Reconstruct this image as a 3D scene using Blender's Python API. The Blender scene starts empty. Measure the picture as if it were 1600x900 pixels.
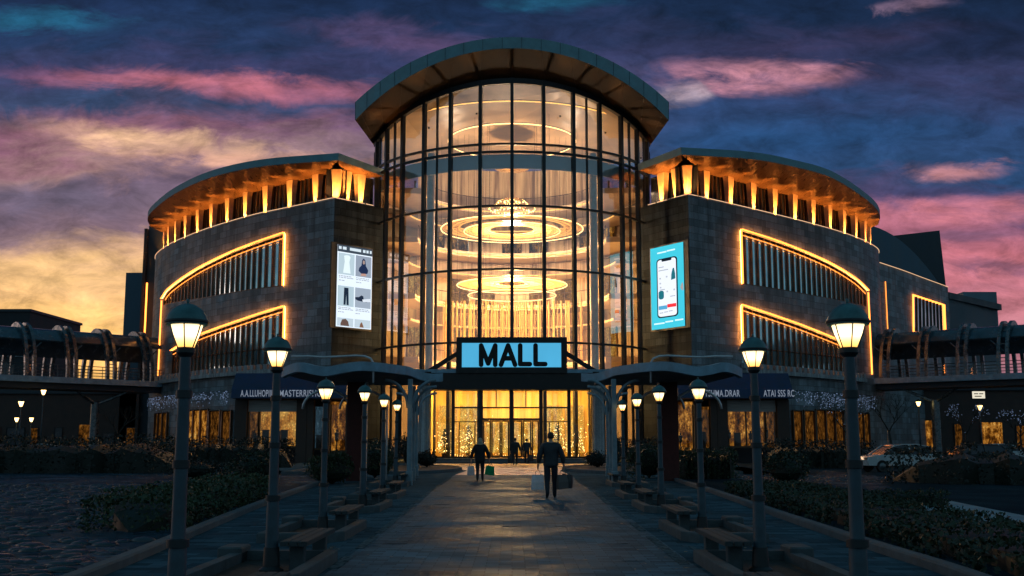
import bpy, math, random
import numpy as np
from mathutils import Vector, Matrix
R = math.radians
random.seed(7); rng = np.random.default_rng(7)
SC = bpy.context.scene
COL = SC.collection
# ------------------------------------------------------------------ survey: camera constants and ray helpers
FPX, CAMZ, PITCH = 1700.0, 1.5, math.atan(242/1700.0)
SP, CP = math.sin(PITCH), math.cos(PITCH)
def pix(u, v, Y):                       # point of the sight line (u, v) that stands at depth Y
    dx, dy = (u-800)/FPX, (450-v)/FPX
    t = Y/(CP-dy*SP)
    return Vector((dx*t, Y, CAMZ+t*(SP+dy*CP)))
def pixz(u, v, z):                      # point of the sight line that lies at height z
    dx, dy = (u-800)/FPX, (450-v)/FPX
    t = (z-CAMZ)/(SP+dy*CP)
    return Vector((dx*t, t*(CP-dy*SP), z))
# ------------------------------------------------------------------ mesh builder
class MB:
    def __init__(s): s.v=[]; s.f=[]; s.uv=[]; s.mi=[]; s.m=0
    def add(s, vs, fs, uvs=None):
        b=len(s.v); s.v+= [tuple(p) for p in vs]
        for i,f in enumerate(fs):
            s.f.append(tuple(b+k for k in f)); s.mi.append(s.m)
            s.uv.append(uvs[i] if uvs else None)
        return s
    def quad(s,a,b,c,d,uv=None): return s.add([a,b,c,d],[(0,1,2,3)],[uv] if uv else None)
    def box(s,cx,cy,cz,sx,sy,sz,rz=0.0):
        c,n=math.cos(rz),math.sin(rz); vs=[]
        for z in (-.5,.5):
            for x,y in ((-.5,-.5),(.5,-.5),(.5,.5),(-.5,.5)):
                X,Y=x*sx,y*sy; vs.append((cx+X*c-Y*n, cy+X*n+Y*c, cz+z*sz))
        return s.add(vs,[(3,2,1,0),(4,5,6,7),(0,1,5,4),(1,2,6,5),(2,3,7,6),(3,0,4,7)])
    def span(s,x0,x1,y0,y1,z0,z1): return s.box((x0+x1)/2,(y0+y1)/2,(z0+z1)/2,abs(x1-x0),abs(y1-y0),abs(z1-z0))
    def bevbox(s,x0,x1,y0,y1,z0,z1,b):
        # box with chamfered upper and vertical edges
        o=[(x0+b,y0),(x1-b,y0),(x1,y0+b),(x1,y1-b),(x1-b,y1),(x0+b,y1),(x0,y1-b),(x0,y0+b)]
        cx,cy=(x0+x1)/2,(y0+y1)/2
        ins=[(x+(b if x<cx else -b),y+(b if y<cy else -b)) for x,y in o]
        vs=[(x,y,z0) for x,y in o]+[(x,y,z1-b) for x,y in o]+[(x,y,z1) for x,y in ins]
        fs=[tuple(range(7,-1,-1)),tuple(range(16,24))]
        for k in range(8):
            n=(k+1)%8; fs+=[(k,n,8+n,8+k),(8+k,8+n,16+n,16+k)]
        return s.add(vs,fs)
    def prism(s,poly,z0,z1):
        n=len(poly); vs=[(p[0],p[1],z0) for p in poly]+[(p[0],p[1],z1) for p in poly]
        fs=[tuple(range(n-1,-1,-1)),tuple(range(n,2*n))]+[(k,(k+1)%n,n+(k+1)%n,n+k) for k in range(n)]
        return s.add(vs,fs)
    def slab(s,poly3,off):              # polygon in any plane, thickened along off
        n=len(poly3); off=Vector(off); P=[Vector(p) for p in poly3]
        vs=P+[p+off for p in P]
        fs=[tuple(range(n-1,-1,-1)),tuple(range(n,2*n))]+[(k,(k+1)%n,n+(k+1)%n,n+k) for k in range(n)]
        return s.add(vs,fs)
    def tube(s,path,r,n=8,closed=False,caps=True):
        P=[Vector(p) for p in path]; m=len(P)
        rr=[r]*m if not hasattr(r,'__len__') else list(r)
        b=len(s.v); T=[]
        for i in range(m):
            a=P[(i-1)%m] if (closed or i>0) else P[i]; c=P[(i+1)%m] if (closed or i<m-1) else P[i]
            t=(c-a); t=t.normalized() if t.length>1e-9 else Vector((0,0,1)); T.append(t)
        up=Vector((0,0,1)) if abs(T[0].z)<.9 else Vector((1,0,0))
        N=(up-T[0]*up.dot(T[0])).normalized(); vs=[]
        for i in range(m):
            N=(N-T[i]*N.dot(T[i])); N=N.normalized() if N.length>1e-6 else T[i].orthogonal().normalized()
            B=T[i].cross(N)
            for k in range(n):
                a=2*math.pi*k/n; vs.append(P[i]+(N*math.cos(a)+B*math.sin(a))*rr[i])
        fs=[]
        for i in range(m if closed else m-1):
            j=(i+1)%m
            for k in range(n):
                l=(k+1)%n; fs.append((i*n+k,i*n+l,j*n+l,j*n+k))
        if caps and not closed: fs+= [tuple(range(n-1,-1,-1)),tuple((m-1)*n+k for k in range(n))]
        return s.add(vs,fs)
    def lathe(s,prof,n=20,c=(0,0,0),a0=0.0,a1=2*math.pi):
        full=abs(a1-a0-2*math.pi)<1e-6; m=n if full else n+1; vs=[]; fs=[]
        for r,z in prof:
            for k in range(m):
                a=a0+(a1-a0)*k/n; vs.append((c[0]+r*math.cos(a),c[1]+r*math.sin(a),c[2]+z))
        for i in range(len(prof)-1):
            for k in range(n):
                l=(k+1)%m; fs.append((i*m+k,i*m+l,(i+1)*m+l,(i+1)*m+k))
        return s.add(vs,fs)
    def bar(s,p,q,w,h,up=(0,0,1)):
        p,q=Vector(p),Vector(q); t=(q-p).normalized(); up=Vector(up)
        if abs(t.dot(up))>.98: up=Vector((0,1,0))
        a=t.cross(up).normalized()*w/2; b=a.cross(t).normalized()*h/2
        vs=[p-a-b,p+a-b,p+a+b,p-a+b,q-a-b,q+a-b,q+a+b,q-a+b]
        return s.add(vs,[(0,1,2,3),(7,6,5,4),(0,4,5,1),(1,5,6,2),(2,6,7,3),(3,7,4,0)])
    def ball(s,c,r,n=8,m=5,sc=(1,1,1)):
        vs=[];fs=[]
        for i in range(m+1):
            th=math.pi*i/m
            for k in range(n):
                a=2*math.pi*k/n; vs.append((c[0]+sc[0]*r*math.sin(th)*math.cos(a),c[1]+sc[1]*r*math.sin(th)*math.sin(a),c[2]+sc[2]*r*math.cos(th)))
        for i in range(m):
            for k in range(n):
                l=(k+1)%n; fs.append((i*n+k,(i+1)*n+k,(i+1)*n+l,i*n+l))
        return s.add(vs,fs)
    def loft(s,rows,closed_rows=False,caps=False,uvs=None):
        n=len(rows[0]); vs=[p for r in rows for p in r]; fs=[]; fu=[]
        for i in range(len(rows)-1):
            for k in range(n if closed_rows else n-1):
                l=(k+1)%n; fs.append((i*n+k,(i+1)*n+k,(i+1)*n+l,i*n+l))
                if uvs: fu.append([uvs[i][k],uvs[i+1][k],uvs[i+1][l],uvs[i][l]])
        if caps:
            fs+= [tuple(range(n)),tuple((len(rows)-1)*n+k for k in range(n-1,-1,-1))]
            if uvs: fu+= [None,None]
        return s.add(vs,fs,fu if uvs else None)
    def build(s,name,mat,parent=None,smooth=False,world=True,sharp=None):
        o=Vector((0,0,0))
        if parent is not None and world:
            r=parent
            while r.parent: r=r.parent
            o=r.location
        me=bpy.data.meshes.new(name)
        me.from_pydata([(p[0]-o.x,p[1]-o.y,p[2]-o.z) for p in s.v],[],s.f)
        mats=mat if isinstance(mat,(list,tuple)) else [mat]
        for m in mats: me.materials.append(m)
        if len(mats)>1: me.polygons.foreach_set('material_index',s.mi)
        if any(u is not None for u in s.uv):
            L=me.uv_layers.new(name='UVMap'); buf=[]
            for f,u in zip(s.f,s.uv):
                if u is None: buf+= [0.0]*(2*len(f))
                else:
                    for q in u: buf+= [q[0],q[1]]
            L.data.foreach_set('uv',buf)
        if smooth:
            me.polygons.foreach_set('use_smooth',[True]*len(me.polygons))
            if sharp is not None:
                try: me.set_sharp_from_angle(angle=R(sharp))
                except Exception: pass
        me.validate(); me.update()
        ob=bpy.data.objects.new(name,me); COL.objects.link(ob)
        if parent is not None: ob.parent=parent
        return ob
def tag(o,label=None,cat=None,group=None,kind=None):
    if label: o['label']=label
    if cat: o['category']=cat
    if group: o['group']=group
    if kind: o['kind']=kind
    return o
def thing(name,label,cat,loc=(0,0,0),group=None):
    o=bpy.data.objects.new(name,None); COL.objects.link(o); o.location=loc; o.empty_display_size=.3
    return tag(o,label,cat,group)
def copy_tree(o,parent=None):
    c=o.copy(); COL.objects.link(c)
    if parent is not None: c.parent=parent
    for ch in list(o.children): copy_tree(ch,c)
    return c
def catmull(P,per=8):
    P=[Vector(p) for p in P]; out=[]
    for i in range(len(P)-1):
        a=P[i-1] if i>0 else P[i]*2-P[i+1]; b,c=P[i],P[i+1]; d=P[i+2] if i+2<len(P) else c*2-b
        for k in range(per):
            t=k/per; out.append(.5*((2*b)+(c-a)*t+(2*a-5*b+4*c-d)*t*t+(-a+3*b-3*c+d)*t**3))
    return out+[P[-1]]
def resample(P,n):
    L=[0.0]
    for a,b in zip(P,P[1:]): L.append(L[-1]+(b-a).length)
    out=[]; j=0
    for k in range(n):
        s=L[-1]*k/(n-1)
        while j<len(P)-2 and L[j+1]<s: j+=1
        f=(s-L[j])/max(L[j+1]-L[j],1e-9); out.append(P[j].lerp(P[j+1],min(max(f,0),1)))
    return out
# ------------------------------------------------------------------ materials
def nt(name):
    m=bpy.data.materials.new(name); m.use_nodes=True; t=m.node_tree; t.nodes.clear()
    out=t.nodes.new('ShaderNodeOutputMaterial'); return m,t,out
def N(t,typ,**kw):
    n=t.nodes.new(typ)
    for k,v in kw.items():
        if k.startswith('i_'):
            key=k[2:]; key=int(key) if key.isdigit() else key.replace('_',' ')
            n.inputs[key].default_value=v
        else: setattr(n,k,v)
    return n
def ramp(t,stops,interp='LINEAR'):
    r=t.nodes.new('ShaderNodeValToRGB'); e=r.color_ramp; e.interpolation=interp
    while len(e.elements)<len(stops): e.elements.new(.5)
    for el,(p,c) in zip(e.elements,stops): el.position=p; el.color=(c[0],c[1],c[2],1) if hasattr(c,'__len__') else (c,c,c,1)
    return r
def pbr(name,col,rough=.6,metal=0.0,var=.25,scale=3.0,bump=0.0,bscale=30.0,spec=.5,stretch=(1,1,1),rvar=.15,coat=0.0):
    m,t,out=nt(name); b=N(t,'ShaderNodeBsdfPrincipled'); L=t.links.new
    L(b.outputs[0],out.inputs[0]); b.inputs['Metallic'].default_value=metal; b.inputs['Specular IOR Level'].default_value=spec
    b.inputs['Coat Weight'].default_value=coat
    tc=N(t,'ShaderNodeTexCoord'); mp=N(t,'ShaderNodeMapping'); mp.inputs['Scale'].default_value=stretch
    L(tc.outputs['Object'],mp.inputs[0])
    n=N(t,'ShaderNodeTexNoise',i_Scale=scale,i_Detail=5.0,i_Roughness=.6); L(mp.outputs[0],n.inputs[0])
    lo=[c*(1-var) for c in col]; hi=[min(1,c*(1+var)) for c in col]
    r=ramp(t,[(.3,lo),(.7,hi)]); L(n.outputs[0],r.inputs[0]); L(r.outputs[0],b.inputs['Base Color'])
    rr=ramp(t,[(.3,max(.02,rough-rvar)),(.7,min(1,rough+rvar))]); L(n.outputs[0],rr.inputs[0]); L(rr.outputs[0],b.inputs['Roughness'])
    if bump>0:
        n2=N(t,'ShaderNodeTexNoise',i_Scale=bscale,i_Detail=4.0); L(mp.outputs[0],n2.inputs[0])
        bp=N(t,'ShaderNodeBump',i_Strength=bump,i_Distance=.02); L(n2.outputs[0],bp.inputs['Height']); L(bp.outputs[0],b.inputs['Normal'])
    return m
def emis(name,col,strength,var=0.0,scale=4.0):
    m,t,out=nt(name); e=N(t,'ShaderNodeEmission'); e.inputs[0].default_value=(*col,1); e.inputs[1].default_value=strength
    if var>0:
        tc=N(t,'ShaderNodeTexCoord'); n=N(t,'ShaderNodeTexNoise',i_Scale=scale,i_Detail=3.0); t.links.new(tc.outputs['Object'],n.inputs[0])
        r=ramp(t,[(.3,strength*(1-var)),(.7,strength*(1+var))]); t.links.new(n.outputs[0],r.inputs[0]); t.links.new(r.outputs[0],e.inputs[1])
    t.links.new(e.outputs[0],out.inputs[0]); return m
def stone(name,col,bw=1.25,bh=.6,var=.35,rough=.55,mortar=.35,uv=True,spec=.4,msize=.012,bumps=.5,rot=0.0):
    m,t,out=nt(name); L=t.links.new; b=N(t,'ShaderNodeBsdfPrincipled'); L(b.outputs[0],out.inputs[0]); b.inputs['Specular IOR Level'].default_value=spec
    tc=N(t,'ShaderNodeTexCoord'); mp=N(t,'ShaderNodeMapping'); mp.inputs['Rotation'].default_value=(0,0,rot)
    L(tc.outputs['UV' if uv else 'Object'],mp.inputs[0])
    br=N(t,'ShaderNodeTexBrick',i_Scale=1.0); br.offset=.5; br.squash=1.0
    br.inputs['Brick Width'].default_value=bw; br.inputs['Row Height'].default_value=bh
    br.inputs['Mortar Size'].default_value=msize; br.inputs['Mortar Smooth'].default_value=.3; br.inputs['Bias'].default_value=-.1
    lo=[c*(1-var) for c in col]; hi=[c*(1+var) for c in col]; br.inputs['Color1'].default_value=(*lo,1); br.inputs['Color2'].default_value=(*hi,1)
    br.inputs['Mortar'].default_value=(*[c*mortar for c in col],1)
    L(mp.outputs[0],br.inputs[0])
    n=N(t,'ShaderNodeTexNoise',i_Scale=.35,i_Detail=6.0,i_Roughness=.65); L(mp.outputs[0],n.inputs[0])
    r=ramp(t,[(.3,.6),(.7,1.25)]); L(n.outputs[0],r.inputs[0])
    mx=N(t,'ShaderNodeMix',data_type='RGBA',blend_type='MULTIPLY'); mx.inputs[0].default_value=1
    L(br.outputs[0],mx.inputs[6]); L(r.outputs[0],mx.inputs[7])
    n3=N(t,'ShaderNodeTexNoise',i_Scale=9.0,i_Detail=6.0,i_Roughness=.7); L(mp.outputs[0],n3.inputs[0]); r3=ramp(t,[(.3,.75),(.7,1.2)]); L(n3.outputs[0],r3.inputs[0])
    mx2=N(t,'ShaderNodeMix',data_type='RGBA',blend_type='MULTIPLY'); mx2.inputs[0].default_value=1
    ms=N(t,'ShaderNodeMapping'); ms.inputs['Scale'].default_value=(1.1,.07,1); L(mp.outputs[0],ms.inputs[0]); n4=N(t,'ShaderNodeTexNoise',i_Scale=1.0,i_Detail=5.0,i_Roughness=.7); L(ms.outputs[0],n4.inputs[0]); r4=ramp(t,[(.36,.55),(.55,1.0),(.7,1.12)]); L(n4.outputs[0],r4.inputs[0])
    mx4=N(t,'ShaderNodeMix',data_type='RGBA',blend_type='MULTIPLY'); mx4.inputs[0].default_value=1 if uv else 0; L(mx.outputs[2],mx4.inputs[6]); L(r4.outputs[0],mx4.inputs[7])
    L(mx4.outputs[2],mx2.inputs[6]); L(r3.outputs[0],mx2.inputs[7]); L(mx2.outputs[2],b.inputs['Base Color'])
    rr=ramp(t,[(.3,rough-.15),(.7,rough+.2)]); L(n.outputs[0],rr.inputs[0]); L(rr.outputs[0],b.inputs['Roughness'])
    ad=N(t,'ShaderNodeMath',operation='SUBTRACT'); mu=N(t,'ShaderNodeMath',operation='MULTIPLY',i_1=.35); L(n3.outputs[0],mu.inputs[0])
    L(mu.outputs[0],ad.inputs[0]); L(br.outputs[1],ad.inputs[1])
    bp=N(t,'ShaderNodeBump',i_Strength=bumps,i_Distance=.015); L(ad.outputs[0],bp.inputs['Height']); L(bp.outputs[0],b.inputs['Normal'])
    return m
def glass(name,tint=(1,1,1),refl=1.0,base=.05,rough=.02):
    m,t,out=nt(name); L=t.links.new; tr=N(t,'ShaderNodeBsdfTransparent'); tr.inputs[0].default_value=(*tint,1)
    gl=N(t,'ShaderNodeBsdfGlossy'); gl.inputs['Roughness'].default_value=rough; gl.inputs[0].default_value=(.95,.97,1,1)
    lw=N(t,'ShaderNodeLayerWeight',i_Blend=.5); pw=N(t,'ShaderNodeMath',operation='POWER',i_1=3.2); L(lw.outputs['Facing'],pw.inputs[0])
    ma=N(t,'ShaderNodeMath',operation='MULTIPLY_ADD',i_1=refl*(1-base),i_2=base); L(pw.outputs[0],ma.inputs[0])
    mx=N(t,'ShaderNodeMixShader'); L(ma.outputs[0],mx.inputs[0]); L(tr.outputs[0],mx.inputs[1]); L(gl.outputs[0],mx.inputs[2]); L(mx.outputs[0],out.inputs[0]); return m
def display(name,stops,strength,scale=2.2,vs=14.0):   # lit shop interior: warm goods and small lights
    m,t,out=nt(name); L=t.links.new; tc=N(t,'ShaderNodeTexCoord'); mp=N(t,'ShaderNodeMapping'); mp.inputs['Scale'].default_value=(1.6,1.6,.7)
    L(tc.outputs['Object'],mp.inputs[0])
    n=N(t,'ShaderNodeTexNoise',i_Scale=scale,i_Detail=8.0,i_Roughness=.75); L(mp.outputs[0],n.inputs[0])
    r=ramp(t,stops); L(n.outputs[0],r.inputs[0])
    v=N(t,'ShaderNodeTexVoronoi',i_Scale=vs); L(tc.outputs['Object'],v.inputs[0]); vr=ramp(t,[(0,2.2),(.18,1.0),(.6,.55)]); L(v.outputs['Distance'],vr.inputs[0])
    mx=N(t,'ShaderNodeMix',data_type='RGBA',blend_type='MULTIPLY'); mx.inputs[0].default_value=1; L(r.outputs[0],mx.inputs[6]); L(vr.outputs[0],mx.inputs[7])
    e=N(t,'ShaderNodeEmission',i_Strength=strength); L(mx.outputs[2],e.inputs[0]); L(e.outputs[0],out.inputs[0]); return m
M={}
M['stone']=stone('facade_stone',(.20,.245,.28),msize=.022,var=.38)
M['stone_shaded']=stone('shaded_side_stone',(.030,.040,.050),msize=.022,spec=.04,rough=.8)  # facade stone with shade put into its colour, for side walls and reveals
M['teal_metal']=pbr('teal_fascia_metal',(.16,.30,.35),.6,0,.18,1.2)
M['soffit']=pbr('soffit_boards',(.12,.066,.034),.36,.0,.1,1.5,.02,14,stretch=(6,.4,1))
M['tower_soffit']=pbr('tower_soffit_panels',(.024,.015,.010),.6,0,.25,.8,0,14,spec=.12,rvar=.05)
M['dark_metal']=pbr('dark_frame_metal',(.018,.022,.026),.45,.3,.3)
M['bronze']=pbr('bronze_mullion',(.09,.05,.028),.4,.4,.3)
M['tower_glass']=glass('tower_glass',(.95,.97,.98),.85,.25,.012)
M['win_glass']=pbr('coated_window_glass',(.55,.78,.90),.08,.85,.25,.6,rvar=.04)
M['clere_glass']=pbr('clerestory_glass',(.012,.016,.03),.15,.0,.3,.6,spec=.6)
M['clear_glass']=glass('clear_glass',(.93,.95,.96),.8,.04,.01)
M['led']=emis('warm_led',(1,.27,.045),2.6)
M['led_hot']=emis('warm_led_core',(1,.26,.043),4.2)
M['hidden_wash']=emis('hidden_wash',(1,.30,.055),42.0)
M['led_white']=emis('ledge_led',(1,.60,.34),.95)
M['ring']=emis('ring_light',(1,.60,.22),4.0)
M['cove']=emis('cove_light',(1,.50,.12),2.2)
M['pilaster']=pbr('pale_pilaster',(.62,.46,.32),.5,0,.2,2)
M['black']=pbr('black_metal',(.008,.009,.010),.4,.2,.2)
M['letter_black']=pbr('black_letter',(.004,.004,.005),.6,0,.1)
M['sign_blue']=emis('sign_panel_blue',(.085,.46,.76),.95,.05,.6)
M['navy']=pbr('navy_awning',(.008,.028,.085),.6,0,.35,1.5)
M['white_letter']=emis('shop_lettering',(.55,.66,.85),.34)
M['blind']=pbr('pale_blind',(.40,.36,.34),.8,0,.25,3,stretch=(.3,1,6))
M['brown_pier']=pbr('brown_pier',(.055,.028,.02),.6,0,.35,2)
M['red_pier']=stone('red_brick_pier',(.16,.035,.03),.22,.075,.3,.6,.5,False,msize=.008)
M['granite']=stone('granite_column',(.40,.42,.44),.5,.14,.3,.6,.5,False,msize=.01)
M['canopy']=pbr('blue_canopy_paint',(.20,.33,.43),.6,.0,.3,2.0,.15,12)
M['canopy_post']=pbr('blue_post_paint',(.20,.28,.33),.5,.1,.25,3.0)
M['wet_white']=pbr('white_pipe',(.62,.62,.64),.4,.2,.15)
M['lamp_green']=pbr('lamp_dome_paint',(.055,.145,.155),.42,.25,.35,9.0,.1,40)
M['lamp_pole']=pbr('lamp_pole_paint',(.030,.062,.084),.5,.1,.35,6.0,.1,40)
M['lamp_band']=pbr('lamp_band_iron',(.02,.026,.03),.5,.3,.3)
M['concrete']=pbr('plinth_concrete',(.06,.08,.09),.95,0,.35,4.0,.35,25)
M['bench_wood']=pbr('bench_timber',(.035,.045,.05),.9,0,.4,3.0,.3,18,stretch=(8,.6,3))
M['soil']=pbr('planter_soil',(.02,.018,.015),.9,0,.4,5.0,.6,14)
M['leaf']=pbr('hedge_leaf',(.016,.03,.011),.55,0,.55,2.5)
M['leaf_shaded']=pbr('shaded_leaf',(.006,.010,.005),.6,0,.5,2.0)  # leaf colour darkened to stand in for shade in far planting and hedge cores
M['leaf_lit']=pbr('lit_leaf',(.026,.046,.015),.55,0,.5,2.5)  # leaf colour brightened to stand in for light on the greener planting
M['bark']=pbr('bark',(.03,.026,.022),.85,0,.4,6,.6,25)
M['dark_wall']=pbr('dark_far_wall',(.03,.032,.038),.8,0,.35,.5)
M['far_wall']=pbr('brick_far_wall',(.07,.05,.045),.85,0,.3,1.0)
M['blue_clad']=pbr('blue_roof_cladding',(.05,.10,.145),.5,.2,.25,.5,stretch=(1,1,.1))
M['pale_clad']=pbr('pale_cladding',(.13,.20,.25),.55,.1,.2,.4)
M['slab_dark']=pbr('dark_slab',(.035,.05,.065),.6,.1,.25,.5)
M['rail']=pbr('rail_steel',(.12,.14,.15),.35,.6,.2)
M['rib']=pbr('bridge_rib_steel',(.10,.135,.155),.28,.5,.4,2.5)
M['tube']=pbr('bridge_roof_metal',(.055,.10,.13),.2,.35,.4,1.0)
M['gold']=pbr('gold_fitting',(.8,.5,.18),.3,.9,.1)
M['fairy_blue']=emis('icicle_bulb',(.42,.60,1.0),.5)
M['fairy_warm']=emis('warm_bulb',(1,.62,.22),6.0)
M['lit_warm']=display('lit_shop_warm',[(.36,(.006,.002,.0005)),(.48,(.16,.05,.006)),(.57,(.75,.30,.04)),(.68,(1,.66,.20))],.85,1.1,7.0)
M['lit_gold']=display('lit_shop_gold',[(.3,(.10,.035,.004)),(.48,(.55,.21,.03)),(.66,(1,.58,.13))],.95,1.0,6.0)
M['lit_dim']=display('lit_shop_dim',[(.42,(.006,.003,.001)),(.6,(.22,.08,.012)),(.75,(.9,.45,.1))],.9)
M['lit_cool']=display('lit_shop_cool',[(.4,(.006,.012,.018)),(.6,(.04,.09,.13)),(.75,(.3,.4,.45))],.8)
M['lit_lobby']=display('lit_lobby',[(.3,(.34,.11,.008)),(.45,(.85,.36,.035)),(.6,(1,.60,.12))],1.6,1.8,9.0)
M['lantern']=None
# ------------------------------------------------------------------ camera, sky, sun
cd=bpy.data.cameras.new('camera'); cam=bpy.data.objects.new('camera',cd); COL.objects.link(cam)
cam.location=(0,0,CAMZ); cam.rotation_euler=(math.pi/2+PITCH,0,0); cd.sensor_width=36; cd.lens=36*FPX/1600; cd.clip_end=3000; cd.clip_start=.1
SC.camera=cam
W=bpy.data.worlds.new('World'); SC.world=W; W.use_nodes=True
def make_sky():
    t=W.node_tree; t.nodes.clear(); L=t.links.new
    out=N(t,'ShaderNodeOutputWorld'); bg=N(t,'ShaderNodeBackground',i_Strength=1.0); L(bg.outputs[0],out.inputs[0])
    tc=N(t,'ShaderNodeTexCoord'); sp=N(t,'ShaderNodeSeparateXYZ'); L(tc.outputs['Generated'],sp.inputs[0])
    def mth(op,a,b=None,c=None,clamp=False):
        n=N(t,'ShaderNodeMath',operation=op); n.use_clamp=clamp
        for i,x in enumerate((a,b,c)):
            if x is None: continue
            if hasattr(x,'links'): L(x,n.inputs[i])
            else: n.inputs[i].default_value=x
        return n.outputs[0]
    x,y,z=sp.outputs
    ay=mth('MAXIMUM',mth('ABSOLUTE',y),.3)
    A=mth('DIVIDE',x,ay); H=mth('DIVIDE',z,ay)
    cb=N(t,'ShaderNodeCombineXYZ'); L(A,cb.inputs[0]); L(H,cb.inputs[1])
    def noise(sx,sy,detail,rough,off=0.0,dist=0.0):
        mp=N(t,'ShaderNodeMapping'); mp.inputs['Scale'].default_value=(sx,sy,1); mp.inputs['Location'].default_value=(off,off*1.7,off*.3)
        mp.inputs['Rotation'].default_value=(0,0,R(-4)); L(cb.outputs[0],mp.inputs[0])
        n=N(t,'ShaderNodeTexNoise',i_Scale=1.0,i_Detail=detail,i_Roughness=rough,i_Distortion=dist); L(mp.outputs[0],n.inputs[0]); return n.outputs[0]
    w1=mth('SUBTRACT',noise(3.2,9,6,.6,3.1,.4),.5); w2=mth('SUBTRACT',noise(11,28,8,.66,7.7,.8),.5); w3=mth('SUBTRACT',noise(2.3,4,3,.5,11.0),.5)
    dH=mth('ADD',mth('MULTIPLY',w1,.11),mth('ADD',mth('MULTIPLY',w2,.062),mth('MULTIPLY',w3,.05)))
    Hw=mth('ADD',H,dH); Aw=mth('ADD',A,mth('MULTIPLY',w2,.14))
    hn=mth('DIVIDE',Hw,.45,None,True)
    left=ramp(t,[(0,(.90,.42,.09)),(.22,(1.1,.62,.20)),(.36,(.72,.42,.22)),(.44,(.20,.125,.16)),(.53,(.16,.105,.16)),(.585,(.34,.19,.19)),(.635,(.24,.10,.155)),(.69,(.035,.055,.13)),(.77,(.036,.037,.108)),(.83,(.012,.032,.095)),(1,(.004,.015,.055))])
    right=ramp(t,[(0,(.28,.13,.19)),(.2,(.48,.18,.22)),(.36,(.58,.17,.22)),(.47,(.10,.06,.14)),(.57,(.018,.058,.155)),(.68,(.02,.05,.14)),(.78,(.028,.034,.095)),(.88,(.006,.018,.055)),(1,(.004,.013,.04))])
    L(hn,left.inputs[0]); L(hn,right.inputs[0])
    mr=N(t,'ShaderNodeMapRange',interpolation_type='SMOOTHSTEP'); mr.inputs[1].default_value=-.42; mr.inputs[2].default_value=.22; L(Aw,mr.inputs[0])
    mx=N(t,'ShaderNodeMix',data_type='RGBA'); L(mr.outputs[0],mx.inputs[0]); L(left.outputs[0],mx.inputs[6]); L(right.outputs[0],mx.inputs[7]); cur=mx.outputs[2]
    pw=N(t,'ShaderNodeCombineXYZ'); L(Aw,pw.inputs[0]); L(mth('ADD',H,mth('ADD',mth('MULTIPLY',w1,.05),mth('MULTIPLY',w2,.035))),pw.inputs[1])
    wisp=noise(9,34,6,.65,21.0,.6)
    for (u,v,su,sv,rot,colr,amt,wz) in [
        (330,138,330,26,-3,(.52,.15,.20),.95,.4),(110,95,260,26,-4,(.03,.04,.11),.7,.3),(200,168,240,20,-4,(.022,.045,.11),.85,.2),
        (225,226,240,25,-6,(.84,.50,.29),.95,.7),(420,258,240,17,-3,(.70,.36,.25),.8,.6),(60,305,230,44,-3,(.12,.095,.15),.95,.3),(300,330,160,14,-4,(.15,.105,.155),.8,.5),(120,370,170,12,-2,(.30,.19,.18),.6,.6),
        (1180,118,170,34,2,(.74,.30,.36),1.0,.95),(1070,148,60,22,8,(.52,.38,.42),.9,.8),(1250,215,330,36,3,(.014,.062,.175),.85,.2),(1500,265,90,16,4,(.52,.22,.24),.9,.9),
        (1490,335,230,34,4,(.70,.21,.25),.9,.7),(1480,298,130,15,5,(.04,.04,.11),.95,.4),(1575,430,150,16,-3,(.10,.06,.125),.8,.5),(1540,455,120,10,2,(.36,.13,.18),.7,.5),(1500,378,160,13,3,(.12,.065,.125),.85,.5),
        (60,32,140,26,-5,(.012,.12,.23),.9,.4),(860,12,110,26,0,(.012,.10,.19),.8,.4),(1430,6,60,18,4,(.28,.17,.25),.8,.7),(660,70,230,34,-8,(.10,.06,.145),.85,.4),(1300,60,260,30,4,(.05,.035,.09),.6,.6),(900,130,260,30,0,(.07,.06,.14),.6,.3),(1530,60,130,50,0,(.006,.012,.04),.7,.2),(60,430,260,34,-2,(.82,.50,.18),.5,.6)]:
        a=(u-800)/FPX; p=pix(u,v,1.0); h=p.z-CAMZ
        sb=N(t,'ShaderNodeMapping'); sb.vector_type='TEXTURE'; sb.inputs['Location'].default_value=(p.x,h,0); sb.inputs['Rotation'].default_value=(0,0,R(rot)); sb.inputs['Scale'].default_value=(su/FPX,sv/FPX,1)
        L(pw.outputs[0],sb.inputs[0]); ln=N(t,'ShaderNodeVectorMath',operation='LENGTH'); L(sb.outputs[0],ln.inputs[0])
        m=N(t,'ShaderNodeMapRange',interpolation_type='SMOOTHSTEP'); m.inputs[1].default_value=1.25; m.inputs[2].default_value=.1; m.inputs[3].default_value=0; m.inputs[4].default_value=1; L(ln.outputs[1],m.inputs[0])
        wm=N(t,'ShaderNodeMapRange'); wm.inputs[1].default_value=.35; wm.inputs[2].default_value=.62; wm.inputs[3].default_value=1-wz; wm.inputs[4].default_value=1; L(wisp,wm.inputs[0])
        f=mth('MULTIPLY',mth('MULTIPLY',m.outputs[0],wm.outputs[0]),amt)
        k=N(t,'ShaderNodeMix',data_type='RGBA'); L(f,k.inputs[0]); L(cur,k.inputs[6]); k.inputs[7].default_value=(*colr,1); cur=k.outputs[2]
    # fine cloud texture
    fr=ramp(t,[(.27,.55),(.73,1.6)]); L(noise(20,46,9,.68,31.0,.4),fr.inputs[0])
    ft=N(t,'ShaderNodeMix',data_type='RGBA',blend_type='MULTIPLY'); ft.inputs[0].default_value=1; L(cur,ft.inputs[6]); L(fr.outputs[0],ft.inputs[7]); cur=ft.outputs[2]
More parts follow.
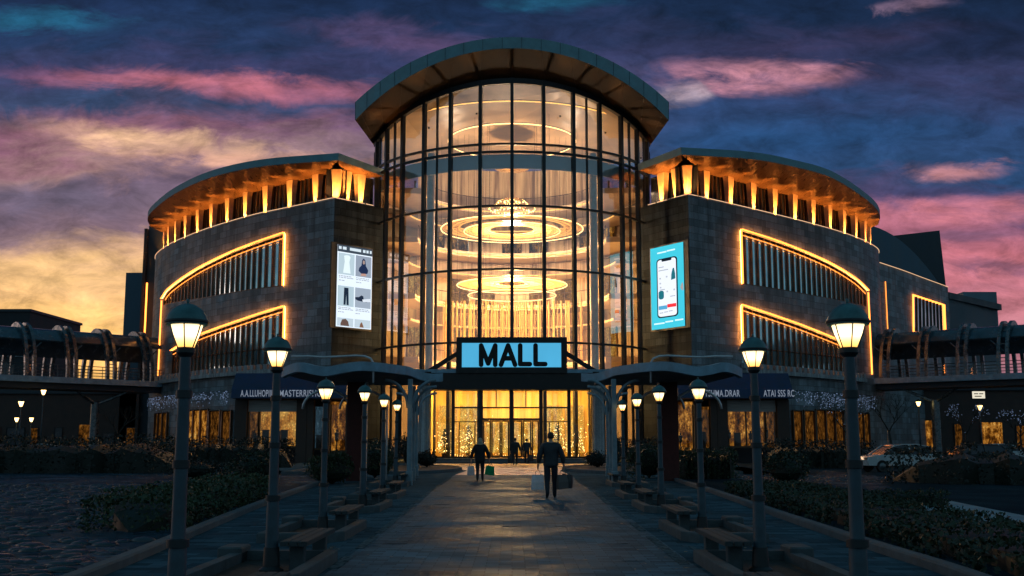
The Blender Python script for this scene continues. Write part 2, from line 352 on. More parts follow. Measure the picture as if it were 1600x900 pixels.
    # overhead and eastern dusk sky (behind the viewer)
    up=ramp(t,[(0,(.12,.20,.255)),(.3,(.125,.215,.275)),(.7,(.045,.14,.20)),(1,(.03,.11,.165))]); L(mth('MAXIMUM',z,0.0),up.inputs[0])
    bf=N(t,'ShaderNodeMapRange',interpolation_type='SMOOTHSTEP'); bf.inputs[1].default_value=.42; bf.inputs[2].default_value=.80; L(y,bf.inputs[0])
    mb=N(t,'ShaderNodeMix',data_type='RGBA'); L(bf.outputs[0],mb.inputs[0]); L(up.outputs[0],mb.inputs[6]); L(cur,mb.inputs[7])
    ns=N(t,'ShaderNodeTexSky',sky_type='NISHITA'); ns.sun_disc=False; ns.sun_elevation=R(1.5); ns.sun_rotation=R(-70)
    nm=N(t,'ShaderNodeMix',data_type='RGBA',blend_type='ADD'); nm.inputs[0].default_value=.008; L(mb.outputs[2],nm.inputs[6]); L(ns.outputs[0],nm.inputs[7])
    L(nm.outputs[2],bg.inputs[0])
make_sky()
sl=bpy.data.lights.new('sun','SUN'); sl.energy=.06; sl.angle=R(8); sl.color=(1,.62,.5)
so=bpy.data.objects.new('sun',sl); COL.objects.link(so); so.rotation_euler=(R(86),0,R(-110))
SC.view_settings.view_transform='Standard'; SC.view_settings.look='None'; SC.view_settings.exposure=0; SC.view_settings.gamma=1
SC.render.engine='CYCLES'; cy=SC.cycles
cy.use_denoising=True; cy.denoiser='OPENIMAGEDENOISE'; cy.max_bounces=6; cy.diffuse_bounces=3; cy.glossy_bounces=4; cy.transparent_max_bounces=14; cy.transmission_bounces=6
cy.sample_clamp_indirect=6; cy.caustics_reflective=False; cy.caustics_refractive=False; cy.use_adaptive_sampling=True; cy.adaptive_threshold=.02
# ------------------------------------------------------------------ the mall: wings
def E(col,s=1.42):
    k='screen_'+'_'.join('%d'%round(c*255) for c in col)
    if k not in M: M[k]=emis(k,col,s)
    return M[k]
mall=thing('shopping_mall','curved stone shopping mall with a tall glass tower under a sweeping roof','shopping mall',(0,86,0))
ZT=pix(523,309.5,89).z; ZS=pix(517,264,89.3).z+.15; ZR=pix(529,239,87).z
def interp(x,pts): return float(np.interp(x,[p[0] for p in pts],[p[1] for p in pts]))
WING={}
def wing(side,wpx,rpx,upw,loww,low_bottom_v,fardir,pil_n):
    sg=-1 if side=='left' else 1
    P0=pixz(*wpx[0],ZT); P1=pixz(*wpx[1],ZT); cp=[P1]+[pixz(*q,ZT) for q in wpx[2:]]
    cp+= [cp[-1]+Vector((fardir[0],fardir[1],0)), cp[-1]+Vector((fardir[2],fardir[3],0))]
    dense=resample(catmull(cp,12),400)
    S=[0.0]
    for a,b in zip(dense,dense[1:]): S.append(S[-1]+(b-a).length)
    def at(s):
        x=float(np.interp(s,S,[p.x for p in dense])); y=float(np.interp(s,S,[p.y for p in dense])); return Vector((x,y,0))
    def nrm(s):
        t=(at(min(s+.4,S[-1]))-at(max(s-.4,0))).normalized(); n=Vector((-t.y,t.x,0)) if sg<0 else Vector((t.y,-t.x,0)); return n
    def hit(u,v,off=0.0):               # wall coordinate (s, z) seen at (u, v)
        prev=None; best=None
        for s,p in zip(S[2:-2:2],dense[2:-2:2]):
            p=at(s)+nrm(s)*off if off else p
            q=pix(u,v,p.y); d=(q.x-p.x)
            if prev and (d<0)!=(prev[0]<0):
                f=prev[0]/(prev[0]-d); return prev[1]+(s-prev[1])*f, prev[2]+(q.z-prev[2])*f
            if best is None or abs(d)<best[0]: best=(abs(d),s,q.z)
            prev=(d,s,q.z)
        return best[1],best[2]
    dens=lambda L_:[hit(p.x,p.y,.25) for p in catmull([Vector((a,b,0)) for a,b in L_],6)]
    up_hi=dens(upw[0]); up_lo=[hit(*q) for q in upw[1]]
    lo_hi=dens(loww); zb=pix(loww[0][0],low_bottom_v,at(lo_hi[0][0]).y).z
    us=up_hi[0][0],up_hi[-1][0]; ls=lo_hi[0][0],lo_hi[-1][0]
    op=[(ls[0],ls[1],lambda s:zb,lambda s:interp(s,lo_hi)),(us[0],us[1],lambda s:min(interp(s,up_lo),interp(s,up_hi)-.05),lambda s:interp(s,up_hi))]
    grid=sorted(set([round(x,4) for x in np.linspace(0,S[-1],150)]+[round(q,4) for o in op for q in o[:2]]))
    wall=MB(); rev=MB(); ga=[MB(),MB()]
    P=lambda s,z,off=0.0: (lambda a: Vector((a.x,a.y,z)))(at(s)+nrm(s)*off)
    D=.34
    for a,b in zip(grid,grid[1:]):
        m=(a+b)/2; lv=[(0.0,0.0)]
        for k,(s0,s1,lo,hi) in enumerate(op):
            if s0-1e-6<=a and b<=s1+1e-6:
                lv+= [(lo(a),lo(b)),(hi(a),hi(b))]
                rev.quad(P(a,lo(a)),P(b,lo(b)),P(b,lo(b),-D),P(a,lo(a),-D)); rev.quad(P(a,hi(a),-D),P(b,hi(b),-D),P(b,hi(b)),P(a,hi(a)))
                ga[k].quad(P(a,lo(a),-D+.02),P(b,lo(b),-D+.02),P(b,hi(b),-D+.02),P(a,hi(a),-D+.02))
        lv.append((ZT,ZT))
        for i in range(0,len(lv),2):
            (za,zb2),(ya,yb)=lv[i],lv[i+1]
            wall.quad(P(a,za),P(b,zb2),P(b,yb),P(a,ya),[(a,za),(b,zb2),(b,yb),(a,ya)])
    for s0,s1,lo,hi in op:
        for s in (s0,s1): rev.quad(P(s,lo(s)),P(s,lo(s),-D),P(s,hi(s),-D),P(s,hi(s)))
    # ledge on top of the wall
    for a,b in zip(grid,grid[1:]): wall.quad(P(a,ZT),P(b,ZT),P(b,ZT,-2.4),P(a,ZT,-2.4))
    cw=wall.build('curved_wall',M['stone'],mall,True,sharp=30); rev.build('window_reveal',M['stone_shaded'],cw)
    # return wall towards the tower
    rw=MB(); n0=(P0-P1).normalized(); nn=Vector((-n0.y,n0.x,0)) if (Vector((-n0.y,n0.x,0)).y<0) else Vector((n0.y,-n0.x,0)); ln=(P0-P1).length
    a,b=P1.copy(),P0+n0*1.2; a.z=b.z=0; l2=(b-a).length
    rw.quad(a,b,b+Vector((0,0,ZT)),a+Vector((0,0,ZT)),[(0,0),(l2,0),(l2,ZT),(0,ZT)])
    rw.quad(a+Vector((0,0,ZT)),b+Vector((0,0,ZT)),b-nn*1.6+Vector((0,0,ZT)),a-nn*1.6+Vector((0,0,ZT)))
    rw.build('return_wall',M['stone_shaded'],mall)
    # windows
    for k,(s0,s1,lo,hi) in enumerate(op):
        fr=MB(); n=int((s1-s0)/.92)
        for i in range(n+1):
            s=s0+(s1-s0)*i/n; h=hi(s)-lo(s)
            if h<.25: continue
            fr.bar(P(s,lo(s),-.22),P(s,hi(s),-.22),.13,.16,nrm(s))
        if k==1:
            fr.tube([P(s,min(lo(s)+.06,hi(s)-.02),-.22) for s in np.linspace(s0,s1,50)],.07,6)
        if k==0:
            zz=zb+1.9
            ss=[s for s in np.linspace(s0,s1,50) if hi(s)>zz+.1]
            if len(ss)>1: fr.tube([P(s,zz,-.3) for s in ss],.06,6)
        w=ga[k].build('window',M['win_glass'],mall); fr.build('mullion_grille',M['bronze'],w)
        e1=[P(s,hi(s)+.10,.25) for s in np.linspace(s1,s0,70)]; 
        endz=lo(s0) if k==1 else lo(s0)+2.0
        e1+= [P(s0-.16,z,.27) for z in np.linspace(hi(s0)-.1,endz,8)]
        MB().tube([p for p in e1],.065,6).build('light_strip',M['led_hot'],w,True)
        pf=MB()
        e3=[P(s,hi(s)+.10,.12) for s in np.linspace(s1,s0,70)]+[P(s0-.16,z,.14) for z in np.linspace(hi(s0)-.1,endz,8)]
        e2b=[P(s,hi(s)+.10,.175) for s in np.linspace(s1,s0,70)]+[P(s0-.16,z,.195) for z in np.linspace(hi(s0)-.1,endz,8)]
        n_=nrm((s0+s1)/2)
        for a_,b_ in zip(e2b,e2b[1:]):
            if (b_-a_).length>1e-3: pf.bar(a_,b_,.10,.02,n_)
        pf.build('emitter_shield',M['dark_metal'],w); MB().tube(e3,.028,5).build('hidden_wash_emitter',M['hidden_wash'],w,True)  # thin bar hides an added emitter that widens the strip's glow on the wall
        e2=[P(s,hi(s)-.30,-.05) for s in np.linspace(s1,s0+.1,70) if hi(s)-lo(s)>.7]
        if len(e2)>1: MB().tube(e2,.04,6).build('inner_light_strip',M['led'],w,True)
    # upright light strip under the upper window's pointed end, and another at the wall's far end
    se=us[1]; MB().tube([P(se,up_hi[-1][1]-.1,.16),P(se,zb+.6,.16)],.085,6).build('light_strip',M['led_hot'],mall,True)
    # clerestory
    cl=MB(); cm=MB(); sgrid=np.linspace(.2,S[-1],90)
    for a,b in zip(sgrid,sgrid[1:]): cl.quad(P(a,ZT,-1.5),P(b,ZT,-1.5),P(b,ZS+.05,-1.5),P(a,ZS+.05,-1.5))
    for s in np.arange(.6,S[-1],.55): cm.bar(P(s,ZT,-1.44),P(s,ZS,-1.44),.06,.12,nrm(s))
    a,b=P1-nn*1.2,P0-nn*1.2+n0*1.0; cl.quad(Vector((a.x,a.y,ZT)),Vector((b.x,b.y,ZT)),Vector((b.x,b.y,ZS+.05)),Vector((a.x,a.y,ZS+.05)))
    cg=cl.build('clerestory',M['clere_glass'],mall); cm.build('mullions',M['bronze'],cg)
    def pilaster(c,n,wb,wt):
        t=Vector((-n.y,n.x,0)); rows=[]
        for f in (0,.35,.7,1):
            z=ZT+.02+(ZS-ZT-.04)*f; w=wb+(wt-wb)*f; d=.16+.12*f
            rows.append([Vector((q.x,q.y,z)) for q in (c-t*w-n*.2,c-t*w*.8+n*d,c+n*(d+.07),c+t*w*.8+n*d,c+t*w-n*.2)])
        m=MB().loft(rows,True,True); m.build('pilaster',M['pilaster'],mall,False)
        q=c+n*.80
        for en,sz,tl in ((1500,112,-.50),(1500,26,.42)):
            g=bpy.data.lights.new('uplight','SPOT'); g.energy=en; g.color=(1,.34,.055); g.spot_size=R(sz); g.spot_blend=1.0; g.shadow_soft_size=.05
            o=bpy.data.objects.new('uplight',g); COL.objects.link(o); o.parent=mall; o.location=Vector((q.x,q.y,ZT+.10))-mall.location
            o.rotation_euler=Vector((n.x*tl,n.y*tl,1)).to_track_quat('-Z','Y').to_euler()
        lamp=MB().lathe([(.0,0),(.07,0),(.09,.08),(.0,.08)],8,(q.x,q.y,ZT+.005)); lamp.build('uplight_fitting',M['dark_metal'],mall)
    L=S[-1]
    for i in range(pil_n):
        s=3.4+i*(L-10.1)/(pil_n-1); c=at(s)-nrm(s)*1.0; pilaster(c,nrm(s),.22,.54)
    cn=(nn+nrm(.05)).normalized(); pilaster(P1-cn*1.15,cn,.30,.52)
    for f in (.42,.78): 
        c=P1+(P0-P1)*f-nn*.75; pilaster(c,nn,.26,.56)
    ledge=[Vector((P0.x,P0.y,ZT+.05))+nn*.03]+[Vector((P1.x,P1.y,ZT+.05))+nn*.03]
    MB().tube(ledge,.035,6).build('ledge_light',M['led_white'],mall)
    MB().tube([P(s,ZT+.05,.04) for s in np.linspace(0,L-8,80)],.035,6).build('ledge_light',M['led_white'],mall,True)
    # overhanging roof: teal fascia, boarded soffit
    Q=[pixz(*q,ZR) for q in rpx]; thick=.72; zb3=ZS
    oc=resample(catmull(Q[1:],10),70); orr=[Q[0].lerp(Q[1],k/6) for k in range(7)]
    ic=[P(s,0,-2.2) for s in np.linspace(0,L,70)]; irr=[P0.lerp(P1,k/6)-nn*2.0 for k in range(7)]
    ic[0]=irr[-1]=(P1-nn*1.9+(ic[0]-P1)*1.0)
    fas=MB(); sof=MB(); top=MB(); pan=MB()
    for o_,i_ in ((orr,irr),(oc,ic)):
        V=lambda p,z: Vector((p.x,p.y,z))
        for k in range(len(o_)-1):
            a,b,c,d=o_[k],o_[k+1],i_[k],i_[k+1]
            fas.quad(V(a,zb3),V(b,zb3),V(b,ZR),V(a,ZR)); sof.quad(V(a,zb3),V(c,zb3),V(d,zb3),V(b,zb3)); top.quad(V(a,ZR),V(b,ZR),V(d,ZR+.6),V(c,ZR+.6))
            if k%4==0: pan.tube([V(a,zb3)*1.0005,V(a,ZR)*1.0005],.018,4)
    for o_,i_ in ((orr[0],irr[0]),(oc[-1],ic[-1])):
        fas.quad(V(o_,zb3),V(i_,zb3),V(i_,ZR+.6),V(o_,ZR))
    tp=top.build('wing_roof',M['blue_clad'],mall,True,sharp=30); fas.build('fascia',M['teal_metal'],tp,True,sharp=30); sof.build('soffit',M['soffit'],tp); pan.build('fascia_joints',M['dark_metal'],tp)
    WING[side]=dict(P0=P0,P1=P1,at=at,nrm=nrm,S=S,P=P,nn=nn,n0=n0,ln=ln,hit=hit)
wing('left',[(583,322),(523,309.5),(439,327),(393,337),(329,356),(287,372),(260,385),(243,401)],
     [(600,265),(529,239),(409,249),(329,267),(273,293),(240,319),(231,333),(235,345)],
     ([(442,365),(393,382),(351,399),(302,424),(264,451),(251,468)],[(442,447),(379,455),(317,466),(258,476),(247,478)]),
     [(442,480),(400,493),(330,517),(296,531),(266,549)],577,(-1.2,6,-.5,13),13)
wing('right',[(1013,321),(1075,304),(1133,317),(1205,334),(1272,351),(1320,365),(1355,379),(1373,393)],
     [(997,256),(1064,230),(1171,237),(1237,249),(1301,268),(1357,305),(1374,326),(1372,342)],
     ([(1160,360),(1213,377),(1267,398),(1307,417),(1340,438),(1358,455)],[(1160,444),(1215,452),(1275,463),(1340,476),(1362,480)]),
     [(1161,478),(1218,497),(1260,512),(1305,530),(1340,545)],577,(1.0,6,.5,13),13)
# extension behind the right wing, roof volumes and slabs
def wall_strip(pts,name,mat,parent=mall,z0=0.0,thick=None):
    m=MB(); s=0
    for (a,b) in zip(pts,pts[1:]):
        l=math.hypot(b.x-a.x,b.y-a.y); m.quad((a.x,a.y,z0),(b.x,b.y,z0),(b.x,b.y,b.z),(a.x,a.y,a.z),[(s,z0),(s+l,z0),(s+l,b.z),(s,a.z)]); s+=l
    return m.build(name,mat,parent,True,sharp=30)
zx=pix(1377,412,115).z
ex=catmull([pixz(1374,411,zx),pixz(1410,423,zx),pixz(1445,436,zx),pixz(1481,449,zx)],8)
ew=wall_strip(ex,'extension_wall',M['stone'])
e2=[ex[-1],ex[-1]+Vector((3.0,9,0))]; wall_strip(e2,'extension_end_wall',M['stone_shaded'])
MB().tube([p+Vector((0.03,-.06,.05)) for p in ex],.04,6).build('ledge_light',M['led_white'],mall,True)
def on_ext(u,v,off):
    best=min(ex,key=lambda p: abs(pix(u,v,p.y).x-p.x)); q=pix(u,v,best.y-off); return q
wpts=[on_ext(*q,.12) for q in ((1426,461),(1475,477),(1477,530),(1427,530))]
w=MB().add(wpts,[(0,3,2,1)]).build('window',M['win_glass'],mall)
MB().tube([p+Vector((0,-.15,0)) for p in (wpts[3],wpts[0],wpts[1],wpts[2])],.10,6).build('light_strip',M['led_hot'],w)
fr=MB()
for k in range(1,9):
    f=k/9; fr.bar(wpts[3].lerp(wpts[2],f)+Vector((0,-.1,0)),wpts[0].lerp(wpts[1],f)+Vector((0,-.1,0)),.10,.2,(0,1,0))
fr.build('mullion_grille',M['bronze'],w)
q=[pix(1381,441,116),pix(1387,528,116)]; MB().tube([q[0]+Vector((0,-.5,0)),Vector((q[0].x,q[1].y-.5,q[1].z))],.05,6).build('light_strip',M['led'],mall)
# blue curved roof volume and raking slab behind the right wing
rows=[]
for k in range(13):
    f=k/12; a=pix(1340+f*132,350+f*f*100,132+6*f); rows.append([(a.x,a.y,8),(a.x,a.y,a.z),(a.x-6,a.y+14,a.z+2.0*math.sin(f*2)),(a.x-6,a.y+14,8)])
MB().loft(rows,True,True).build('blue_roof_volume',M['blue_clad'],mall,True,sharp=35)
MB().slab([pix(1389,369,144),pix(1468,360,144),pix(1478,447,144),pix(1400,447,144)],(0,5,0)).build('raking_slab',M['slab_dark'],mall)
# rear tower and fin by the left wing
t_=MB(); a=pix(277,356,122); b=pix(233,353,122); t_.prism([(b.x,122),(a.x,122),(a.x,134),(b.x,134)],0,b.z); t_.build('rear_stair_tower',M['slab_dark'],mall)
a=pix(226,353,121.5); t_=MB(); t_.prism([(a.x,121.5),(b.x-.02,121.5),(b.x-.02,133),(a.x,133)],0,a.z-.3); t_.build('stair_tower_lit_edge',M['far_wall'],mall)  # warm brown colour stands in for the orange light on this tower edge
a=pix(197,426,128); b=pix(224,424,128); MB().prism([(a.x,128),(b.x,128),(b.x,134),(a.x,134)],0,a.z).build('blue_fin',M['blue_clad'],mall)
q=pix(230,442,121.2); MB().tube([q+Vector((0,-.05,0)),Vector((q.x,q.y-.05,pix(228,535,121.2).z))],.10,6).build('light_strip',M['led_hot'],mall)
# ------------------------------------------------------------------ the glass tower
TC=Vector((0,98,0)); TR=12.7; DA=R(11.6)
def cyl(r,a,z,c=TC): return Vector((c.x+r*math.sin(a),c.y-r*math.cos(a),z))   # a = 0 faces the camera
ring_z=[pix(800,v,TC.y-TR).z for v in (225,237,321.5,420.5,534,577)]
z_g0,z_top=.4,pix(800,122,TC.y-TR).z
NA=[-74+148*k/64 for k in range(65)]
g=MB()
for a,b in zip(NA,NA[1:]):
    a,b=R(a),R(b); g.quad(cyl(TR,a,z_g0),cyl(TR,b,z_g0),cyl(TR,b,z_top),cyl(TR,a,z_top))
tg=g.build('tower_glazing',M['tower_glass'],mall,True)
mu=MB()
for k in range(-6,7):
    a=k*DA; w=.27
    n=Vector((math.sin(a),-math.cos(a),0)); mu.bar(cyl(TR+.02,a,z_g0),cyl(TR+.02,a,z_top),w,.34,n)
for a in (-73,-65.5,-29,29,65.5,73,-52,52):
    a=R(a); n=Vector((math.sin(a),-math.cos(a),0)); mu.bar(cyl(TR-.03,a,z_g0),cyl(TR-.03,a,z_top),.13,.2,n)
mu.build('mullions',M['dark_metal'],tg)
tr=MB()
for z in ring_z:
    for r0,r1,z0,z1 in ((TR-.1,TR+.12,z-.085,z+.085),):
        rows=[[cyl(r0,R(a),z0),cyl(r1,R(a),z0),cyl(r1,R(a),z1),cyl(r0,R(a),z1)] for a in NA]; tr.loft(rows,True,True)
tr.build('transoms',M['dark_metal'],tg,True,sharp=30)
for s in (-1,1):
    for a in (36,):
        p=cyl(TR-1.2,R(a*s),0); MB().lathe([(.32,.4),(.32,25.5)],14,(p.x,p.y,0)).build('interior_column',M['pilaster'],mall,True)
# floors inside: warm back wall, galleries with lit edges, spandrel band
def warm_wall():
    m,t,out=nt('atrium_panelling'); L=t.links.new; b=N(t,'ShaderNodeBsdfPrincipled',i_Roughness=.55); L(b.outputs[0],out.inputs[0])
    tc=N(t,'ShaderNodeTexCoord'); mp=N(t,'ShaderNodeMapping'); mp.inputs['Scale'].default_value=(1.3,1.3,.05); L(tc.outputs['Object'],mp.inputs[0])
    n=N(t,'ShaderNodeTexNoise',i_Scale=1.6,i_Detail=4.0,i_Roughness=.7); L(mp.outputs[0],n.inputs[0])
    r=ramp(t,[(.34,(.20,.11,.055)),(.5,(.58,.42,.25)),(.66,(.80,.62,.37))]); L(n.outputs[0],r.inputs[0]); L(r.outputs[0],b.inputs['Base Color']); return m
M['int_wall']=warm_wall()
M['gallery']=pbr('gallery_plaster',(.55,.42,.30),.6,0,.15,1.0)
M['ceiling']=pbr('atrium_ceiling',(.30,.21,.13),.45,0,.3,.6)
bw=MB(); sw=MB()
for a,b in zip(range(78,282,4),range(82,286,4)):
    hi_=29.4 if 132<=a<=226 else pix(800,300,TC.y).z
    t_=bw if 132<=a<=226 else sw; a,b=R(a),R(b); t_.quad(cyl(12.2,a,.3),cyl(12.2,a,hi_),cyl(12.2,b,hi_),cyl(12.2,b,.3))
bg_=MB(); bm_=MB(); zq=pix(800,300,TC.y).z
for r0 in (78,230):
    for a in range(r0,r0+53,4): bg_.quad(cyl(12.6,R(a),zq),cyl(12.6,R(a+4),zq),cyl(12.6,R(a+4),28.4),cyl(12.6,R(a),28.4))
    for a in range(r0,r0+54,13): bm_.bar(cyl(12.6,R(a),zq),cyl(12.6,R(a),27.4),.2,.2,(0,1,0))
rg_=bg_.build('rear_glazing',M['clear_glass'],mall,True); bm_.build('mullion_grille',M['dark_metal'],rg_)
bw.build('atrium_back_wall',M['int_wall'],mall,True); sw.build('atrium_side_wall',pbr('side_panelling',(.20,.155,.10),.6,0,.35,.8,stretch=(1.2,1.2,.1)),mall,True)
for z,ri,a0 in ((ring_z[1]-.2,8.2,84),(ring_z[2]-.15,8.6,88),(ring_z[3]-.2,8.8,90),(ring_z[4]-.2,8.4,88)):
    rows=[]; ed=[]; rl=MB()
    for k in range(41):
        a=R(a0+(360-2*a0)*k/40); rows.append([cyl(ri,a,z-.5),cyl(12.15,a,z-.5),cyl(12.15,a,z),cyl(ri,a,z)]); ed.append(cyl(ri-.06,a,z-.32))
    gl=MB().loft(rows,True,True).build('gallery',M['gallery'],mall,True,sharp=30)
    MB().tube(ed,.05,5).build('edge_light',M['cove'],gl,True)
    rl.tube([p+Vector((0,0,1.35)) for p in ed],.04,5)
    for p in ed[::3]: rl.tube([p+Vector((0,0,.3)),p+Vector((0,0,1.35))],.025,4)
    rl.build('railing',M['bronze'],gl,True)
for z,ri,a0 in (((ring_z[2]+ring_z[3])/2+.4,9.6,96),((ring_z[3]+ring_z[4])/2+.6,9.4,98),((ring_z[1]+ring_z[2])/2+.2,9.8,100)):
    rows=[]; ed=[]
    for k in range(37):
        a=R(a0+(360-2*a0)*k/36); rows.append([cyl(ri,a,z-.22),cyl(12.15,a,z-.22),cyl(12.15,a,z),cyl(ri,a,z)]); ed.append(cyl(ri-.05,a,z-.12))
    gl=MB().loft(rows,True,True).build('light_shelf',M['gallery'],mall,True,sharp=30); MB().tube(ed,.04,5).build('edge_light',M['cove'],gl,True)
zb1=pix(800,264,TC.y-TR+.5).z
rows=[[cyl(TR-.45,R(a),zb1),cyl(TR-.38,R(a),zb1),cyl(TR-.38,R(a),ring_z[1]-.1),cyl(TR-.45,R(a),ring_z[1]-.1)] for a in NA]
MB().loft(rows,True,True).build('spandrel_band',M['pale_clad'],mall,True,sharp=30)
# shop fronts on the galleries
for z,hh,col in ((ring_z[3],2.6,'lit_gold'),(ring_z[2],2.3,'lit_warm'),(ring_z[4],3.4,'lit_gold')):
    for k in range(-4,5):
        if (k+int(z))%3==0: continue
        a=R(180+k*13); m=MB(); 
        q=[cyl(12.1,a-R(4.6),z+.2),cyl(12.1,a+R(4.6),z+.2),cyl(12.1,a+R(4.6),z+hh),cyl(12.1,a-R(4.6),z+hh)]
        o=m.quad(*q).build('gallery_shop_window',M[col],mall)
        f=MB(); 
        for i in range(4): f.bar(q[i]+Vector((0,-.05,0)),q[(i+1)%4]+Vector((0,-.05,0)),.09,.09,(0,1,0))
        f.bar((q[0]+q[1])/2+Vector((0,-.05,0)),(q[2]+q[3])/2+Vector((0,-.05,0)),.07,.07,(0,1,0)); f.build('frame',M['bronze'],o)
# roof: round rim, tilted, wedge-shaped soffit
RC=Vector((0,100,0)); RR=18.0
zf=pix(800,58,RC.y-RR).z; zt_=lambda x: zf-.0204*x*x
zi0=pix(800,126,85.5).z; zi1=pix(583,231,95.8).z; zi=lambda x: zi0+(zi1-zi0)*(x/12.4)**2
AA=[-46.5+93*k/76 for k in range(77)]; ot=[];ob=[];ib=[];it=[]
for d in AA:
    a=R(d); p=cyl(RR,a,0,RC); th=.92+.65*(abs(d)/46.5)**2; q=cyl(12.55,a*80/46.5,0)
    ot.append(Vector((p.x,p.y,zt_(p.x)))); ob.append(Vector((p.x*.998,p.y,zt_(p.x)-th))); ib.append(Vector((q.x,q.y,zi(q.x)))); it.append(Vector((q.x,q.y,zt_(q.x)+.15)))
fas=MB().loft(list(map(list,zip(ob,ot)))); sof=MB().loft(list(map(list,zip(ib,ob)))); top=MB().loft(list(map(list,zip(ot,it))))
for k in (0,-1): sof.quad(ot[k],ob[k],ib[k],it[k])
n=len(it); top.add(it+[Vector((9,109,zt_(9))),Vector((3,111,zt_(3))),Vector((-3,111,zt_(3))),Vector((-9,109,zt_(9)))],[tuple(range(n+2))])
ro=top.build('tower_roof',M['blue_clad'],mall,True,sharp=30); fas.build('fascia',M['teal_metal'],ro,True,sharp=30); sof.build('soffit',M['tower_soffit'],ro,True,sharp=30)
js=MB()
for k in range(0,77,4): js.tube([ob[k]+Vector((ob[k].x*.001,-.008,0)),ot[k]+Vector((ot[k].x*.001,-.008,0))],.013,4)
js.build('fascia_joints',M['dark_metal'],ro)
js=MB()
for k in range(2,77,6): js.tube([ob[k].lerp(ib[k],.02)+Vector((0,0,-.006)),ib[k].lerp(ob[k],.02)+Vector((0,0,-.006))],.009,4)
js.build('soffit_joints',M['dark_metal'],ro)
ce=MB().add([Vector((q.x,q.y,zi(q.x)+.05)) for q in [cyl(12.5,R(a),0) for a in range(0,360,6)]],[tuple(range(59,-1,-1))])
ce.build('tower_ceiling',M['ceiling'],mall)
def head_beam():
    rows=[[cyl(TR-.2,R(a),zi(cyl(TR,R(a),0).x)-.35),cyl(TR+.15,R(a),zi(cyl(TR,R(a),0).x)-.35),cyl(TR+.15,R(a),zi(cyl(TR,R(a),0).x)+.2),cyl(TR-.2,R(a),zi(cyl(TR,R(a),0).x)+.2)] for a in NA]
    MB().loft(rows,True,True).build('head_beam',M['dark_metal'],mall,True,sharp=30)
head_beam()
# spots added below the tower soffit, aimed up to streak it orange
for d in (-34,-20,-8,11,23,37):
    a=R(d); p=cyl(13.5,a,0,RC); f=.3; z=zt_(p.x)-1.55
    gl=bpy.data.lights.new('soffit_spot','SPOT'); gl.energy=300; gl.color=(1,.42,.12); gl.spot_size=R(30); gl.spot_blend=1; gl.shadow_soft_size=.1
    o=bpy.data.objects.new('soffit_spot',gl); COL.objects.link(o); o.parent=mall
    q=cyl(TR+.25,a*1.6,0); o.location=Vector((q.x,q.y,zi(q.x)-2.6))-mall.location; o.rotation_euler=Vector((math.sin(a)*.8,-math.cos(a)*.8,1)).to_track_quat('-Z','Y').to_euler()
    MB().box(q.x,q.y,zi(q.x)-2.68,.14,.14,.12).build('uplight_fitting',M['dark_metal'],mall)
M['gold_plaster']=pbr('gold_plaster',(.80,.50,.20),.35,.2,.2,1.5)
disc_rings=lambda r,d:[r+(d-r)*f for f in (.3,.6,.9)]
# ring lights hung in the atrium
def ring(name,label,v,r,front,tube=.055,mat='ring',second=None,cables=True,disc=None):
    z=pix(800,v,TC.y-r if front else TC.y).z
    o=thing(name,label,'ring light',(0,TC.y,z),'ring lights hung in the glass tower')
    MB().tube([cyl(r,R(a),z) for a in range(0,360,5)],tube,6,True).build('light_ring',M[mat],o,True)
    h=MB(); h.tube([cyl(r,R(a),z+.10) for a in range(0,360,5)],tube*.7,6,True); h.build('ring_housing',M['bronze'],o,True)
    if disc:
        MB().loft([[cyl(q_,R(a),z+.16) for a in range(0,360,6)] for q_ in (r-.02,disc)],True).build('ceiling_disc',M['gold_plaster'],o,True)
        for q_ in disc_rings(r,disc): MB().tube([cyl(q_,R(a),z+.11) for a in range(0,360,6)],.022,5,True).build('fine_ring',M['cove'],o,True)
    if cables:
        c=MB()
        for a in range(30,390,60):
            p=cyl(r,R(a),z+.1); c.tube([p,Vector((p.x,p.y,zi(p.x)+.04))],.012,4)
        c.build('cables',M['dark_metal'],o)
    return o
ring('ring_light','widest glowing ring right under the ceiling of the glass tower',158,11.2,True,.05,'cove',cables=False)
ring('ring_light','glowing ring in the top storey of the tower, second below the roof',193,5.9,True,.05,'ring')
ring('ring_light','large oval light ring in the middle of the glass tower',359,6.5,False,.05,disc=4.7)
ring('ring_light','smaller light ring nested inside the large middle ring',362,4.4,False,.045,disc=2.0)
ring('ring_light','broad light ring above the lowest storey of the tower',446,5.0,False,.05,disc=1.2)
ring('ring_light','small light ring just beneath the broad lower ring',462,4.0,False,.04)
ch=thing('chandelier','gold stemmed crystal chandelier hanging in the upper middle of the tower','chandelier',(0,TC.y,22))
z0,z1=pix(800,318,TC.y).z,pix(800,266,TC.y).z
MB().tube([(0,TC.y,z0),(0,TC.y,z1)],.10,8).build('stem',M['gold'],ch,True)
MB().lathe([(.05,z1-.1),(1.6,z1+.15),(1.7,z1+.3),(.05,z1+.25)],24,(0,TC.y,0)).build('crown_plate',M['gold'],ch,True)
MB().tube([(0,TC.y,z1),(0,TC.y,zi(0)+.05)],.02,5).build('cable',M['dark_metal'],ch)
b=MB()
for tier,(r,zz,n) in enumerate(((.7,z0+.15,14),(1.5,z0-.15,26),(2.1,z0-.5,34),(1.6,z0-.8,26),(.8,z0-1.05,12))):
    for k in range(n):
        a=2*math.pi*(k+.5*tier)/n; b.ball((r*math.cos(a),TC.y+r*math.sin(a),zz+random.uniform(-.08,.08)),random.uniform(.05,.085),5,3)
b.build('crystals',M['fairy_warm'],ch)
h=MB()
